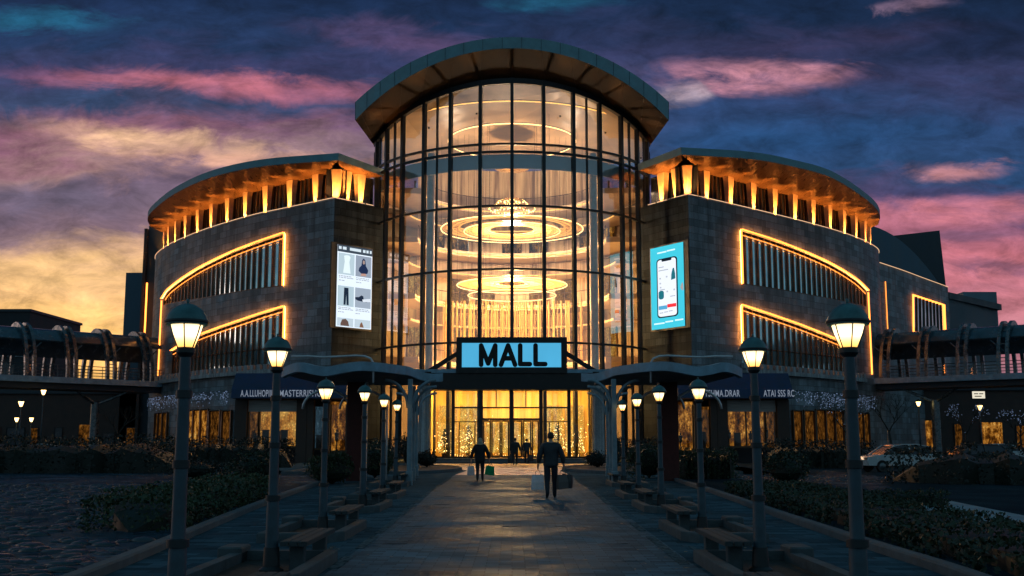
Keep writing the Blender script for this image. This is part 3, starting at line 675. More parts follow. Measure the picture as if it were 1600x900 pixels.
for r,zz in ((.7,z0+.2),(1.5,z0-.1),(2.1,z0-.45),(1.6,z0-.75)): h.tube([(r*math.cos(a*.2094),TC.y+r*math.sin(a*.2094),zz) for a in range(30)],.025,5,True)
for k in range(6):
    a=k*math.pi/3; h.tube([(0,TC.y,z0+.5),(1.0*math.cos(a),TC.y+1.0*math.sin(a),z0+.35),(2.1*math.cos(a),TC.y+2.1*math.sin(a),z0-.45)],.03,5)
h.build('tier_frame',M['gold'],ch,True)
# small lamps scattered on gallery ceilings
sm=MB()
for k in range(60):
    a=R(random.uniform(100,260)); r=random.uniform(9.3,11.6); z=random.choice(ring_z[1:5])-.55; p=cyl(r,a,z); sm.ball(p,.09,6,4)
sm.build('gallery_downlights',M['fairy_warm'],mall)['kind']='stuff'
# curtain of gold strands behind the lowest storey
cu=MB()
for k in range(70):
    a=R(-50+100*k/69); p=cyl(8.6+.35*math.sin(k*1.7),a+math.pi,0); cu.tube([(p.x,p.y,ring_z[4]+.1),(p.x,p.y,pix(800,470,p.y).z)],.07+.03*math.sin(k*2.3),5)
cu.build('gold_curtain',pbr('gold_curtain_cloth',(.42,.24,.075),.6,0,.3,3),mall)
# atrium lamps
for z,pw in ((8.5,10000),(14,12000),(20,8800),(27.2,700),(27.3,700)):
    l=bpy.data.lights.new('atrium_lamp','POINT'); l.energy=pw*1.0; l.color=(1,.55,.19) if z<18 else (1,.68,.42); l.shadow_soft_size=.8
    o=bpy.data.objects.new('atrium_lamp',l); COL.objects.link(o); o.parent=mall; o.location=Vector((0 if z<25 else 5.2 if z<27.25 else -5.2,TC.y,z))-mall.location
# ------------------------------------------------------------------ entrance
YE=83.6; LX=[pix(u,640,YE).x for u in (672,708,752,798.5,845,889,925)]
zl0,zl1=pix(800,610,YE).z,pix(800,584,YE).z; zg=.36
lob=MB()
lob.quad((LX[0]-.2,92,zg),(LX[-1]+.2,92,zg),(LX[-1]+.2,92,zl1),(LX[0]-.2,92,zl1)); lob.quad((LX[0]-.2,YE+.3,zl1-.2),(LX[0]-.2,92,zl1-.2),(LX[-1]+.2,92,zl1-.2),(LX[-1]+.2,YE+.3,zl1-.2))
for x in (LX[0]-.2,LX[-1]+.2): lob.quad((x,YE+.2,zg),(x,92,zg),(x,92,zl1),(x,YE+.2,zl1))
lob.build('lobby_walls',pbr('lobby_plaster',(.60,.42,.13),.55,0,.55,1.4,stretch=(1.6,1.6,.08)),mall)
MB().span(LX[0]-.2,LX[-1]+.2,YE+.05,92,.1,zg).build('lobby_floor',pbr('lobby_marble',(.5,.38,.25),.2,0,.2,1),mall)
for i in range(6):
    x0,x1=LX[i],LX[i+1]
    MB().quad((x0+.12,91.6,zg+.3),(x1-.12,91.6,zg+.3),(x1-.12,91.6,3.2 if i in(2,3) else 4.6),(x0+.12,91.6,3.2 if i in(2,3) else 4.6)).build('lobby_display',M['lit_lobby'],mall)
for i,x in enumerate((-4.6,-1.6,1.6,4.6)):
    m=MB().box(x,88,zl1-.28,1.6,3.0,.06); m.build('lobby_ceiling_light',emis('lobby_panel_light',(1,.54,.125),52.0) if i==0 else bpy.data.materials['lobby_panel_light'],mall)
fr=MB()
for i,x in enumerate(LX): fr.span(x-.13 if 0<i<6 else x-.08,x+.13 if 0<i<6 else x+.08,YE-.1,YE+.15,zg,zl0)
zd=pix(800,655,YE).z; zm=pix(800,637,YE).z
fr.span(LX[2]+.131,LX[3]-.131,YE-.07,YE+.1,zd-.08,zd+.08); fr.span(LX[3]+.131,LX[4]-.131,YE-.07,YE+.1,zd-.08,zd+.08)
for i in (1,2,3,4): fr.span(LX[i]+.131,LX[i+1]-.131,YE-.06,YE+.08,zm-.06,zm+.06)
for i in (1,4): fr.span(LX[i]+.131,LX[i+1]-.131,YE-.05,YE+.07,zd-.22,zd-.16)
for i in (0,1,4,5): fr.span(LX[i]+.131,LX[i+1]-.131,YE-.06,YE+.08,zg,zg+.12)
for i,fs in ((1,(.22,.78)),(4,(.3,.62)),(2,(.5,)),(3,(.5,))):
    for f in fs:
        x=LX[i]+(LX[i+1]-LX[i])*f; fr.span(x-.04,x+.04,YE-.045,YE+.06,zg+.12 if i in(1,4) else zm+.07,zd-.23 if i in (1,4) else zl0-.02)
gm=MB()
for i in range(6): 
    gm.quad((LX[i]+.13,YE,zg+.1 if i not in(2,3) else zd),(LX[i+1]-.13,YE,zg+.1 if i not in(2,3) else zd),(LX[i+1]-.13,YE,zl0),(LX[i]+.13,YE,zl0))
eg=gm.build('entrance_glazing',M['clear_glass'],mall); fr.build('frame',M['dark_metal'],eg)
for x0,x1 in ((LX[2]+.14,LX[2]+.75),(LX[2]+.77,LX[2]+1.5),(LX[2]+1.52,LX[3]-.14),(LX[3]+.14,LX[3]+.85),(LX[3]+.87,LX[3]+1.55),(LX[3]+1.57,LX[4]-.14)):
    d=MB().quad((x0+.1,YE+.02,zg+.1),(x1-.1,YE+.02,zg+.1),(x1-.1,YE+.02,zd-.2),(x0+.1,YE+.02,zd-.2)).build('entrance_door',M['clear_glass'],mall)
    f=MB(); f.span(x0,x0+.11,YE-.03,YE+.06,zg+.02,zd-.09); f.span(x1-.11,x1,YE-.03,YE+.06,zg+.02,zd-.09); f.span(x0+.111,x1-.111,YE-.03,YE+.06,zg+.02,zg+.16); f.span(x0+.111,x1-.111,YE-.03,YE+.06,zd-.2,zd-.09); f.build('frame',M['bronze'],d)
    MB().tube([(x0+.17,YE-.09,zg+.8),(x0+.17,YE-.09,zg+1.5)],.02,6).build('handle',M['rail'],d)
MB().span(LX[0]-.35,LX[-1]+.35,YE-.9,YE+1.2,zl0,zl1).build('entrance_lintel',M['black'],mall)
MB().span(LX[0]-1.2,LX[-1]+1.2,YE-1.0,YE+1.4,zl1+.003,zl1+.28).build('lintel_cap',M['canopy'],mall)
fl=MB()
for k in range(420):
    x=random.uniform(LX[0]+.2,LX[-1]-.2); 
    if abs(x)<2.6 and random.random()<.6: continue
    fl.ball((x,random.uniform(85,91),zg+random.uniform(.1,3.6)*random.random()**.5),random.uniform(.02,.045),4,2)
fl.build('lobby_fairy_lights',M['fairy_warm'],mall)['kind']='stuff'
# decorated trees and plinths seen through the entrance glass
for x,y,h in ((-5.3,86.5,2.3),(-3.4,87.2,2.6),(3.6,86.8,2.7),(5.2,87.4,2.2)):
    o=thing('decorated_tree',{-5.3:'decorated indoor tree behind the glass at the far left of the lobby',-3.4:'decorated indoor tree behind the glass left of the doors',3.6:'decorated indoor tree behind the glass right of the doors',5.2:'decorated indoor tree behind the glass at the far right of the lobby'}[x],'indoor tree',(x,y,zg),'decorated trees in the lobby')
    m=MB()
    for k in range(260):
        f=random.random()**.8; r=(1-f)*.75*h/2.4*random.uniform(.5,1); a=random.uniform(0,6.283); c=Vector((x+r*math.cos(a),y+r*math.sin(a),zg+.35+f*(h-.4))); d=Vector((math.cos(a),math.sin(a),-.6))*.16
        s_=Vector((-math.sin(a),math.cos(a),0))*.05; m.quad(c-s_,c+s_,c+d+s_*.4,c+d-s_*.4)
    m.build('foliage',M['leaf_lit'],o); MB().lathe([(.06,0),(.05,.5),(.02,h*.9)],8,(x,y,zg)).build('trunk',M['bark'],o)
    MB().lathe([(.0,0),(.2,0),(.26,.34),(.22,.34),(.0,.3)],12,(x,y,zg)).build('pot',M['brown_pier'],o)
    b=MB()
    for k in range(46):
        f=random.random(); a=random.uniform(0,6.283); r=(1-f)*.72*h/2.4; b.ball((x+r*math.cos(a),y+r*math.sin(a),zg+.4+f*(h-.5)),.035,5,3)
    b.build('fairy_lights',M['fairy_warm'],o)
# granite columns
for s in (-1,1):
    x=pix(664 if s<0 else 934,640,82.6).x
    m=MB(); m.lathe([(.62,.0),(.62,.35),(.47,.42),(.44,5.2),(.55,5.4),(.6,5.75),(.0,5.75)],20,(x,82.2,.0)); m.build('granite_column',M['granite'],mall,True,sharp=40)
# ------------------------------------------------------------------ sign
YS=82.6
s0,s1=pix(713,527,YS),pix(886,583,YS)
sign=thing('mall_sign','black framed light blue sign reading MALL above the entrance doors','sign',(0,YS,s1.z))
fw=9/FPX*YS
m=MB(); m.span(s0.x,s1.x,YS-.12,YS+.4,s0.z-fw,s0.z); m.span(s0.x,s1.x,YS-.12,YS+.4,s1.z,s1.z+fw); m.span(s0.x,s0.x+fw,YS-.12,YS+.4,s1.z+fw,s0.z-fw); m.span(s1.x-fw,s1.x,YS-.12,YS+.4,s1.z+fw,s0.z-fw)
m.build('frame',M['black'],sign)
MB().span(s0.x+fw,s1.x-fw,YS,YS+.35,s1.z+fw,s0.z-fw).build('face_panel',M['sign_blue'],sign)
def sx(u): return s0.x+(u-713)/(886-713)*(s1.x-s0.x)
def sz(v): return s0.z+(v-527)/(583-527)*(s1.z-s0.z)
ltr={'M':[[(752,570),(752,540)],[(752,540),(763,568)],[(763,568),(774,540)],[(774,540),(774,570)]],
 'A':[[(783,570),(794,540)],[(794,540),(805,570)],[(787,560),(801,560)]],'L':[[(813,540),(813,569)],[(813,569),(828,569)]],'L2':[[(837,540),(837,569)],[(837,569),(852,569)]]}
kz=0
for nm,st in ltr.items():
    m=MB()
    for (a,b) in st:
        p,q=Vector((sx(a[0]),0,sz(a[1]))),Vector((sx(b[0]),0,sz(b[1]))); d=(q-p).normalized(); n=Vector((-d.z,0,d.x)); r=.18; poly=[]
        a0=math.atan2(n.z,n.x)
        for k in range(9): t=a0+math.pi*k/8; poly.append((p.x+r*math.cos(t),YS-.05-kz,p.z+r*math.sin(t)))
        for k in range(9): t=a0+math.pi+math.pi*k/8; poly.append((q.x+r*math.cos(t),YS-.05-kz,q.z+r*math.sin(t)))
        m.slab(poly,(0,.05+kz-.002,0)); kz=(kz+.003)%.02
    m.build('letter',M['letter_black'],sign)
for s in (-1,1):
    a=pix(800+s*84,552,YS+.2); b=pix(800+s*131,581,YS+.2); MB().bar(a,b,.34,.34).build('brace',M['black'],sign)
    MB().box(b.x,b.y,b.z-.15,.5,.5,.3).build('brace_foot',M['black'],sign)
# ------------------------------------------------------------------ billboards on the return walls
def board(side,cs,label):
    w=WING[side]; nn=w['nn']; base=w['P1']+nn*.45
    def hitp(u,v):
        # sight line through (u, v) meets the vertical plane of the board
        d=(pix(u,v,10)-Vector((0,0,CAMZ))); k=(Vector((base.x,base.y,0))-Vector((0,0,0))).dot(nn)/d.dot(nn); return Vector((0,0,CAMZ))+d*k
    tl,tr_,br,bl=[hitp(*c) for c in cs]
    ax=(tr_-tl); ax.z=0; wd=ax.length; ax.normalize(); zt0=(tl.z+tr_.z)/2; zb0=(bl.z+br.z)/2; hh=zt0-zb0; o=Vector((tl.x,tl.y,zt0))
    T=thing('billboard',label,'billboard',(o.x,o.y,zb0))
    def pt(p,q,d): return o+ax*(p*wd)+Vector((0,0,-q*hh))+nn*d
    def rect(name,p0,p1,q0,q1,mat,d,parent=T,th=.02): return MB().slab([pt(p0,q0,d),pt(p1,q0,d),pt(p1,q1,d),pt(p0,q1,d)],nn*-th).build(name,mat,parent)
    def poly(name,pts,mat,d,parent=T): return MB().slab([pt(p,q,d) for p,q in pts],nn*-.015).build(name,mat,parent)
    return T,pt,rect,poly
T,pt,rect,poly=board('left',[(527.5,381),(581.5,391),(580.5,515),(524.5,510)],'bright shop page screen with clothes tiles on the left side of the tower')
rect('housing',-.16,1.03,-.02,1.02,M['letter_black'],-.01,th=.14)
sc=rect('screen',0,1,.0,1,E((.62,.70,.78),1.42),.03)
rect('header_bar',0,1,0,.085,E((.035,.05,.07)),.05,sc)
for p0,p1 in ((.03,.1),(.14,.24),(.34,.66),(.72,.79),(.82,.88),(.92,.97)): rect('header_icon',p0,p1,.02,.055,E((.5,.58,.64)),.07,sc)
tiles=[(.03,.48,.10,.36,(.36,.46,.52)),(.52,.97,.10,.36,(.22,.26,.33)),(.03,.48,.50,.745,(.34,.44,.50)),(.52,.97,.50,.745,(.26,.31,.38)),(.03,.48,.89,.99,(.40,.48,.54)),(.52,.97,.89,.99,(.40,.48,.54))]
for p0,p1,q0,q1,c in tiles: rect('picture_tile',p0,p1,q0,q1,E(c),.05,sc)
poly('pale_dress',[(.18,.13),(.24,.12),(.32,.12),(.36,.14),(.33,.2),(.37,.34),(.16,.34),(.2,.2)],E((.60,.70,.72)),.07,sc)
poly('dark_coat_figure',[(.70,.15),(.745,.125),(.79,.15),(.81,.22),(.88,.27),(.86,.31),(.80,.32),(.68,.32),(.6,.29),(.62,.25),(.68,.22)],E((.012,.022,.06)),.07,sc)
poly('face',[(.72,.16),(.745,.15),(.77,.16),(.775,.19),(.745,.205),(.715,.19)],E((.30,.22,.2)),.085,sc)
poly('hands',[(.68,.32),(.80,.315),(.83,.345),(.66,.35)],E((.38,.22,.18)),.085,sc)
poly('dark_trousers',[(.2,.52),(.32,.52),(.335,.73),(.275,.73),(.262,.58),(.248,.73),(.19,.73)],E((.01,.018,.035)),.07,sc)
poly('dark_shoe',[(.52,.62),(.62,.615),(.70,.59),(.75,.60),(.76,.63),(.86,.66),(.85,.67),(.6,.66),(.52,.645)],E((.012,.02,.04)),.07,sc)
poly('white_box',[(.72,.64),(.95,.62),(.96,.66),(.74,.67)],E((.55,.6,.66)),.08,sc)
poly('brown_handbag',[(.12,.96),(.16,.91),(.26,.90),(.33,.93),(.36,.985),(.12,.985)],E((.10,.06,.05)),.07,sc)
poly('brown_bottle',[(.66,.985),(.68,.94),(.72,.92),(.75,.95),(.78,.985)],E((.16,.08,.05)),.07,sc)
for q in (.375,.395,.43,.76,.78,.815):
    for p in (.05,.54):
        x=p
        while x<p+(.36 if q not in (.43,.815) else .14):
            wd=random.uniform(.03,.09); rect('text_line',x,x+wd,q,q+.009,E((.28,.32,.38)),.05,sc); x+=wd+.018
T,pt,rect,poly=board('right',[(1016.5,390),(1067.5,377),(1071,510),(1019.5,515)],'turquoise screen showing a mobile phone on the right side of the tower')
rect('housing',-.04,1.14,-.02,1.02,M['letter_black'],-.01,th=.14)
sc=rect('screen',0,1,0,1,E((.045,.46,.58),1.42),.03)
def rrect(p0,p1,q0,q1,r,asp=2.45):
    out=[]
    for cx,cy,a0 in ((p1-r,q0+r/asp,-90),(p1-r,q1-r/asp,0),(p0+r,q1-r/asp,90),(p0+r,q0+r/asp,180)):
        for k in range(6): a=R(a0+18*k); out.append((cx+r*math.cos(a),cy+r/asp*math.sin(a)))
    return out
ph=poly('phone_case',rrect(.19,.82,.15,.87,.10),E((.006,.012,.02)),.05,sc); poly('phone_display',rrect(.225,.785,.165,.855,.08),E((.66,.70,.76)),.07,ph)
poly('phone_notch',rrect(.36,.66,.16,.19,.03),E((.006,.012,.02)),.09,ph)
rect('blue_button',.245,.50,.725,.77,E((.07,.30,.50)),.09,ph); rect('red_button',.51,.775,.715,.755,E((.72,.03,.04)),.09,ph)
poly('green_bag_picture',rrect(.25,.41,.54,.645,.07),E((.012,.13,.17)),.09,ph)
poly('teal_bottle_picture',[(.68,.31),(.70,.29),(.73,.29),(.76,.36),(.765,.42),(.64,.43),(.65,.36)],E((.012,.12,.16)),.09,ph)
for p,q in ((.28,.38),(.48,.37),(.28,.44),(.49,.55),(.7,.54),(.29,.49)): poly('small_icon',rrect(p,p+.05,q,q+.022,.02),E((.40,.44,.5)),.09,ph)
for p0,p1,q in ((.26,.42,.25),(.26,.55,.29),(.6,.75,.62),(.27,.38,.805),(.41,.52,.80),(.55,.66,.795),(.28,.44,.525)): rect('text_line',p0,p1,q,q+.010,E((.32,.36,.42)),.09,ph)
for p0,p1,q in ((.22,.5,.065),(.52,.76,.06),(.08,.4,.925),(.43,.66,.915),(.72,.96,.91)): rect('caption_line',p0,p1,q,q+.017,E((.55,.78,.85)),.05,sc)
poly('small_ornament',[(.93,.5),(.97,.48),(.99,.52),(.985,.58),(.94,.57),(.90,.54)],E((.30,.28,.27)),.06,sc)
# ------------------------------------------------------------------ ground, paths, kerbs
def wet_ground(name,col,rough,bumps,scale,puddle=.5,brick=None,spec=.03,tint=(.55,.8,1)):
    m,t,out=nt(name); L=t.links.new; b=N(t,'ShaderNodeBsdfDiffuse'); gs=N(t,'ShaderNodeBsdfGlossy'); gs.inputs[0].default_value=(*tint,1); ms=N(t,'ShaderNodeMixShader',i_0=spec); L(b.outputs[0],ms.inputs[1]); L(gs.outputs[0],ms.inputs[2]); L(ms.outputs[0],out.inputs[0]); tc=N(t,'ShaderNodeTexCoord')
    n=N(t,'ShaderNodeTexNoise',i_Scale=.45,i_Detail=6.0,i_Roughness=.65); L(tc.outputs['Object'],n.inputs[0])
    n2=N(t,'ShaderNodeTexNoise',i_Scale=14.0,i_Detail=5.0,i_Roughness=.7); L(tc.outputs['Object'],n2.inputs[0])
    if brick:
        mp=N(t,'ShaderNodeMapping'); L(tc.outputs['Object'],mp.inputs[0])
        br=N(t,'ShaderNodeTexBrick',i_Scale=1.0); br.inputs['Brick Width'].default_value=brick[0]; br.inputs['Row Height'].default_value=brick[1]; br.inputs['Mortar Size'].default_value=.006; br.inputs['Mortar Smooth'].default_value=.4
        br.inputs['Color1'].default_value=(*[c*.6 for c in col],1); br.inputs['Color2'].default_value=(*[c*1.45 for c in col],1); br.inputs['Mortar'].default_value=(*[c*.35 for c in col],1); L(mp.outputs[0],br.inputs[0]); src=br.outputs[0]; hgt=br.outputs[1]
    else:
        v=N(t,'ShaderNodeTexVoronoi',i_Scale=scale,feature='F1'); L(tc.outputs['Object'],v.inputs[0]); r0=ramp(t,[(0,[c*1.5 for c in col]),(.5,[c*.9 for c in col]),(.8,[c*.35 for c in col])]); L(v.outputs['Distance'],r0.inputs[0]); src=r0.outputs[0]; hgt=v.outputs['Distance']
    r=ramp(t,[(.3,.65),(.7,1.3)]); L(n.outputs[0],r.inputs[0])
    mx=N(t,'ShaderNodeMix',data_type='RGBA',blend_type='MULTIPLY'); mx.inputs[0].default_value=1; L(src,mx.inputs[6]); L(r.outputs[0],mx.inputs[7]); L(mx.outputs[2],b.inputs[0])
    rr=ramp(t,[(puddle-.12,max(.06,rough-.28)),(puddle+.15,rough+.12)]); L(n.outputs[0],rr.inputs[0]); L(rr.outputs[0],gs.inputs['Roughness'])
    ad=N(t,'ShaderNodeMath',operation='MULTIPLY_ADD',i_1=-1.0); L(hgt,ad.inputs[0]); k=N(t,'ShaderNodeMath',operation='MULTIPLY',i_1=.5); L(n2.outputs[0],k.inputs[0]); L(k.outputs[0],ad.inputs[2])
    bp=N(t,'ShaderNodeBump',i_Strength=bumps,i_Distance=.02); L(ad.outputs[0],bp.inputs['Height']); L(bp.outputs[0],b.inputs['Normal']); L(bp.outputs[0],gs.inputs['Normal']); return m
M['asphalt']=wet_ground('asphalt',(.02,.03,.037),.6,.25,60.0)
M['cobble']=wet_ground('wet_cobbles',(.022,.042,.056),.24,3.5,4.2,.50,None,.17)
M['paver']=wet_ground('path_pavers',(.055,.112,.150),.48,1.0,4,.46,(.32,.16),.075,(.85,.95,1))
M['paver_side']=wet_ground('side_pavers',(.046,.082,.104),.60,.35,4,.46,(.5,.25))
M['plaza']=wet_ground('forecourt_pavers',(.30,.235,.22),.42,.3,4,.46,(.4,.2),.42,(1,.88,.82))  # pale pinkish colour and gloss tint stand in for the entrance's warm glow
M['marking']=wet_ground('pale_edging_stone',(.10,.125,.135),.7,.3,14.0)
M['kerb']=pbr('kerb_granite',(.08,.10,.115),.95,0,.3,4,.3,30)
M['footpath']=pbr('pale_footpath',(.20,.27,.31),.7,0,.3,1.2,.2,20)
def sheet(name,poly,z,mat):
    m=MB().add([(p[0],p[1],z) for p in poly],[tuple(range(len(poly)))]); return tag(m.build(name,mat),kind='structure')
sheet('ground',[(-900,-300),(900,-300),(900,1500),(-900,1500)],0,M['asphalt'])
KL=[(-4.35,3),(-4.5,8),(-4.7,12.3),(-5.2,17.8),(-5.75,23.5),(-6.3,30),(-6.9,38),(-7.4,47),(-8.2,53)]
KR=[(4.4,3),(4.6,8),(5.0,12.3),(5.15,16.2),(5.5,23.4),(6.1,34),(6.6,45.5),(7.4,50),(8.4,53)]
KLs=[(p.x,p.y) for p in catmull([(a,b,0) for a,b in KL],5)]; KRs=[(p.x,p.y) for p in catmull([(a,b,0) for a,b in KR],5)]
sheet('pavement',KLs+[(-13,54),(-16,84),(16,84),(13,54)]+KRs[::-1],.004,M['paver_side'])
sheet('forecourt',[(-2.7,52),(-2.4,60),(-3.6,66),(-7,76),(-7,83),(7,83),(7,76),(3.6,66),(2.6,60),(2.7,52)],.008,M['plaza'])
sheet('path',[(-2.15,2),(-2.15,14),(-2.35,25),(-2.6,36),(-2.7,52),(2.7,52),(2.6,36),(2.4,25),(2.25,14),(2.25,2)],.008,M['paver'])
sheet('cobbled_yard',[(-40,5),(-4.6,5)]+[(x-.2,y) for x,y in KLs if y>6]+[(-12,60),(-40,60)],.004,M['cobble'])
sheet('road',[(9,70),(6.6,33),(9,26),(14,21.5),(30,12),(60,12),(60,70)],.004,M['asphalt'])
sheet('footpath',[tuple(pixz(u,v,0)[:2]) for u,v in ((1362,797),(1435,776),(1480,782),(1600,806),(1660,820),(1660,842),(1600,829),(1500,812),(1410,802))],.008,M['footpath'])
sheet('cobbled_verge',[tuple(pixz(u,v,0)[:2]) for u,v in ((1255,750),(1290,735),(1345,742),(1400,765),(1330,770))],.008,M['cobble'])
sheet('footpath',[tuple(pixz(u,v,0)[:2]) for u,v in ((196,786),(252,783),(240,806),(205,812))],.008,M['footpath'])
sheet('footpath',[tuple(pixz(u,v,0)[:2]) for u,v in ((318,722),(358,722),(362,732),(330,731))],.008,M['footpath'])
# pale edging stones along and across the path
def mark(name,dashes,w):
    m=MB()
    for (x0,y0,x1,y1) in dashes:
        d=Vector((x1-x0,y1-y0,0)).normalized(); n=Vector((-d.y,d.x,0))*w/2
        m.slab([Vector((x0,y0,.012))-n,Vector((x1,y1,.012))-n,Vector((x1,y1,.012))+n,Vector((x0,y0,.012))+n],(0,0,.003))
    return tag(m.build(name,M['marking']),kind='structure')
def edge(y,sx): return float(np.interp(y,[2,14,25,36,52],[2.12,2.14,2.34,2.58,2.68]))*sx
for s in (-1,1):
    D=[]; y=5.0
    while y<46:
        l=random.uniform(1.4,2.6); D.append((edge(y,s),y,edge(y+l,s),y+l)); y+=l+random.choice((.06,.06,.5,1.1))
    mark('path_edge_marking',D,.13)
    D=[]
    for y in (12.2,14.6,17.2): D.append((edge(y,s)+.42*s,y,edge(y+1.6,s)+.42*s,y+1.6))
    mark('path_edge_marking',D,.07)
D=[]
for y in (9.5,11.8,14.2,16.6,20,23.5,27,31,36,42):
    x=-1.9
    while x<1.9:
        l=random.uniform(.12,.5)
        if random.random()<.5: D.append((x,y+random.uniform(-.4,.4),x+l,y+random.uniform(-.02,.02)+0) if False else (x,y,x+l,y))
        x+=l+random.uniform(.2,1.1)
mark('path_cross_marking',D,.05)
lv=MB()
for k in range(420):
    x=random.gauss(0,2.6); y=8+34*random.random()**1.3
    if abs(x)>5: continue
    a=random.uniform(0,6.28); c_=Vector((x,y,.018)); d_=Vector((math.cos(a),math.sin(a),random.uniform(-.1,.1)))*random.uniform(.02,.05); e_=Vector((-math.sin(a),math.cos(a),random.uniform(0,.2)))*random.uniform(.012,.03); lv.quad(c_-d_,c_-e_,c_+d_,c_+e_)
tag(lv.build('scattered_leaves',pbr('fallen_leaves',(.22,.17,.11),.8,0,.5,2)),'small pale fallen leaves scattered over the paved path','fallen leaves',kind='stuff')
M['wet_stone']=pbr('wet_cobble_stone',(.014,.026,.036),.30,0,.5,3.0,.4,20,spec=.6)
cs=MB(); k=0
while k<2600:
    y=7+33*random.random()**1.25; x=-random.uniform(4.9,19); kx=float(np.interp(y,[q[1] for q in KL],[q[0] for q in KL]))
    if x>kx-.35 or (y>17.5 and x>kx-2.3) or (y>28 and x>-8): continue
    r=random.uniform(.07,.19); cs.ball((x,y,.005),r,7,4,(random.uniform(.8,1.5),random.uniform(.6,1.1),random.uniform(.18,.42))); k+=1
k=0
while k<260:
    x=random.uniform(8.6,16); y=random.uniform(42,50); r=random.uniform(.08,.2); cs.ball((x,y,.012),r,7,4,(random.uniform(.8,1.5),random.uniform(.6,1.1),random.uniform(.2,.42))); k+=1
tag(cs.build('loose_cobbles',M['wet_stone'],smooth=True),'rough wet cobbles beside the path',"cobbles",kind='stuff')
def sweep(name,pts,prof,mat):
    P=[Vector((x,y,0)) for x,y in pts]; rows=[]
    for i,p in enumerate(P):
        t=(P[min(i+1,len(P)-1)]-P[max(i-1,0)]).normalized(); n=Vector((-t.y,t.x,0)); rows.append([p+n*a+Vector((0,0,z)) for a,z in prof])
    return tag(MB().loft(rows,True,True).build(name,mat),kind='structure')
KP=[(-.09,0),(-.09,.10),(-.07,.125),(.07,.125),(.09,.10),(.09,0)]
sweep('kerb',KLs,KP,M['kerb']); sweep('kerb',KRs,KP,M['kerb'])
MB_=MB(); MB_.bevbox(-7.4,7.4,80.6,84.2,0,.18,.03); tag(MB_.build('entrance_step',M['kerb']),kind='structure')
MB_=MB(); MB_.bevbox(-6.9,6.9,81.6,84.2,.183,.355,.03); tag(MB_.build('entrance_step',M['kerb']),kind='structure')
# planted islands in front of the entrance
isl=[]
for s,lab in ((-1,'round ended planting island left of the entrance'),(1,'round ended planting island right of the entrance')):
    P=[]
    x0,x1,yc,ry=2.75,11.0,60.5,8.0
    for k in range(17):
        a=-math.pi/2+math.pi*k/16; P.append(((x0+3.2)-3.2*math.cos(a),yc+ry*math.sin(a)))
    P=P+[(x1,yc+ry),(x1,yc-ry)]; P=[(x*s,y) for x,y in P]
    T=thing('planting_island',lab,'planter',(s*6,yc,0)); c=[(x*.97+s*.2,yc+(y-yc)*.965) for x,y in P]
    if s<0: P=P[::-1]; c=c[::-1]
    rows=[[(a[0],a[1],0),(a[0],a[1],.16),(b[0],b[1],.17),(b[0],b[1],.02)] for a,b in zip(P,c)]; rows.append(rows[0])
    MB().loft(rows,True).build('kerb_ring',M['kerb'],T); MB().add([(x,y,.12) for x,y in c],[tuple(range(len(c)))]).build('soil',M['soil'],T)
# ------------------------------------------------------------------ street lamps with plinths and benches
def lantern_mat():
    m,t,out=nt('lantern_glass'); L=t.links.new; tc=N(t,'ShaderNodeTexCoord'); sp=N(t,'ShaderNodeSeparateXYZ'); L(tc.outputs['Object'],sp.inputs[0])
    mr=N(t,'ShaderNodeMapRange'); mr.inputs[1].default_value=2.38; mr.inputs[2].default_value=2.58; L(sp.outputs[2],mr.inputs[0])
    r=ramp(t,[(0,(1,.42,.07)),(.3,(1,.60,.20)),(.65,(1,.79,.46)),(1,(1,.72,.36))]); L(mr.outputs[0],r.inputs[0])
    s=ramp(t,[(0,1.6),(.5,3.2),(1,2.1)]); L(mr.outputs[0],s.inputs[0])
    e=N(t,'ShaderNodeEmission'); L(r.outputs[0],e.inputs[0]); L(s.outputs[0],e.inputs[1]); L(e.outputs[0],out.inputs[0]); return m
M['lantern']=lantern_mat()
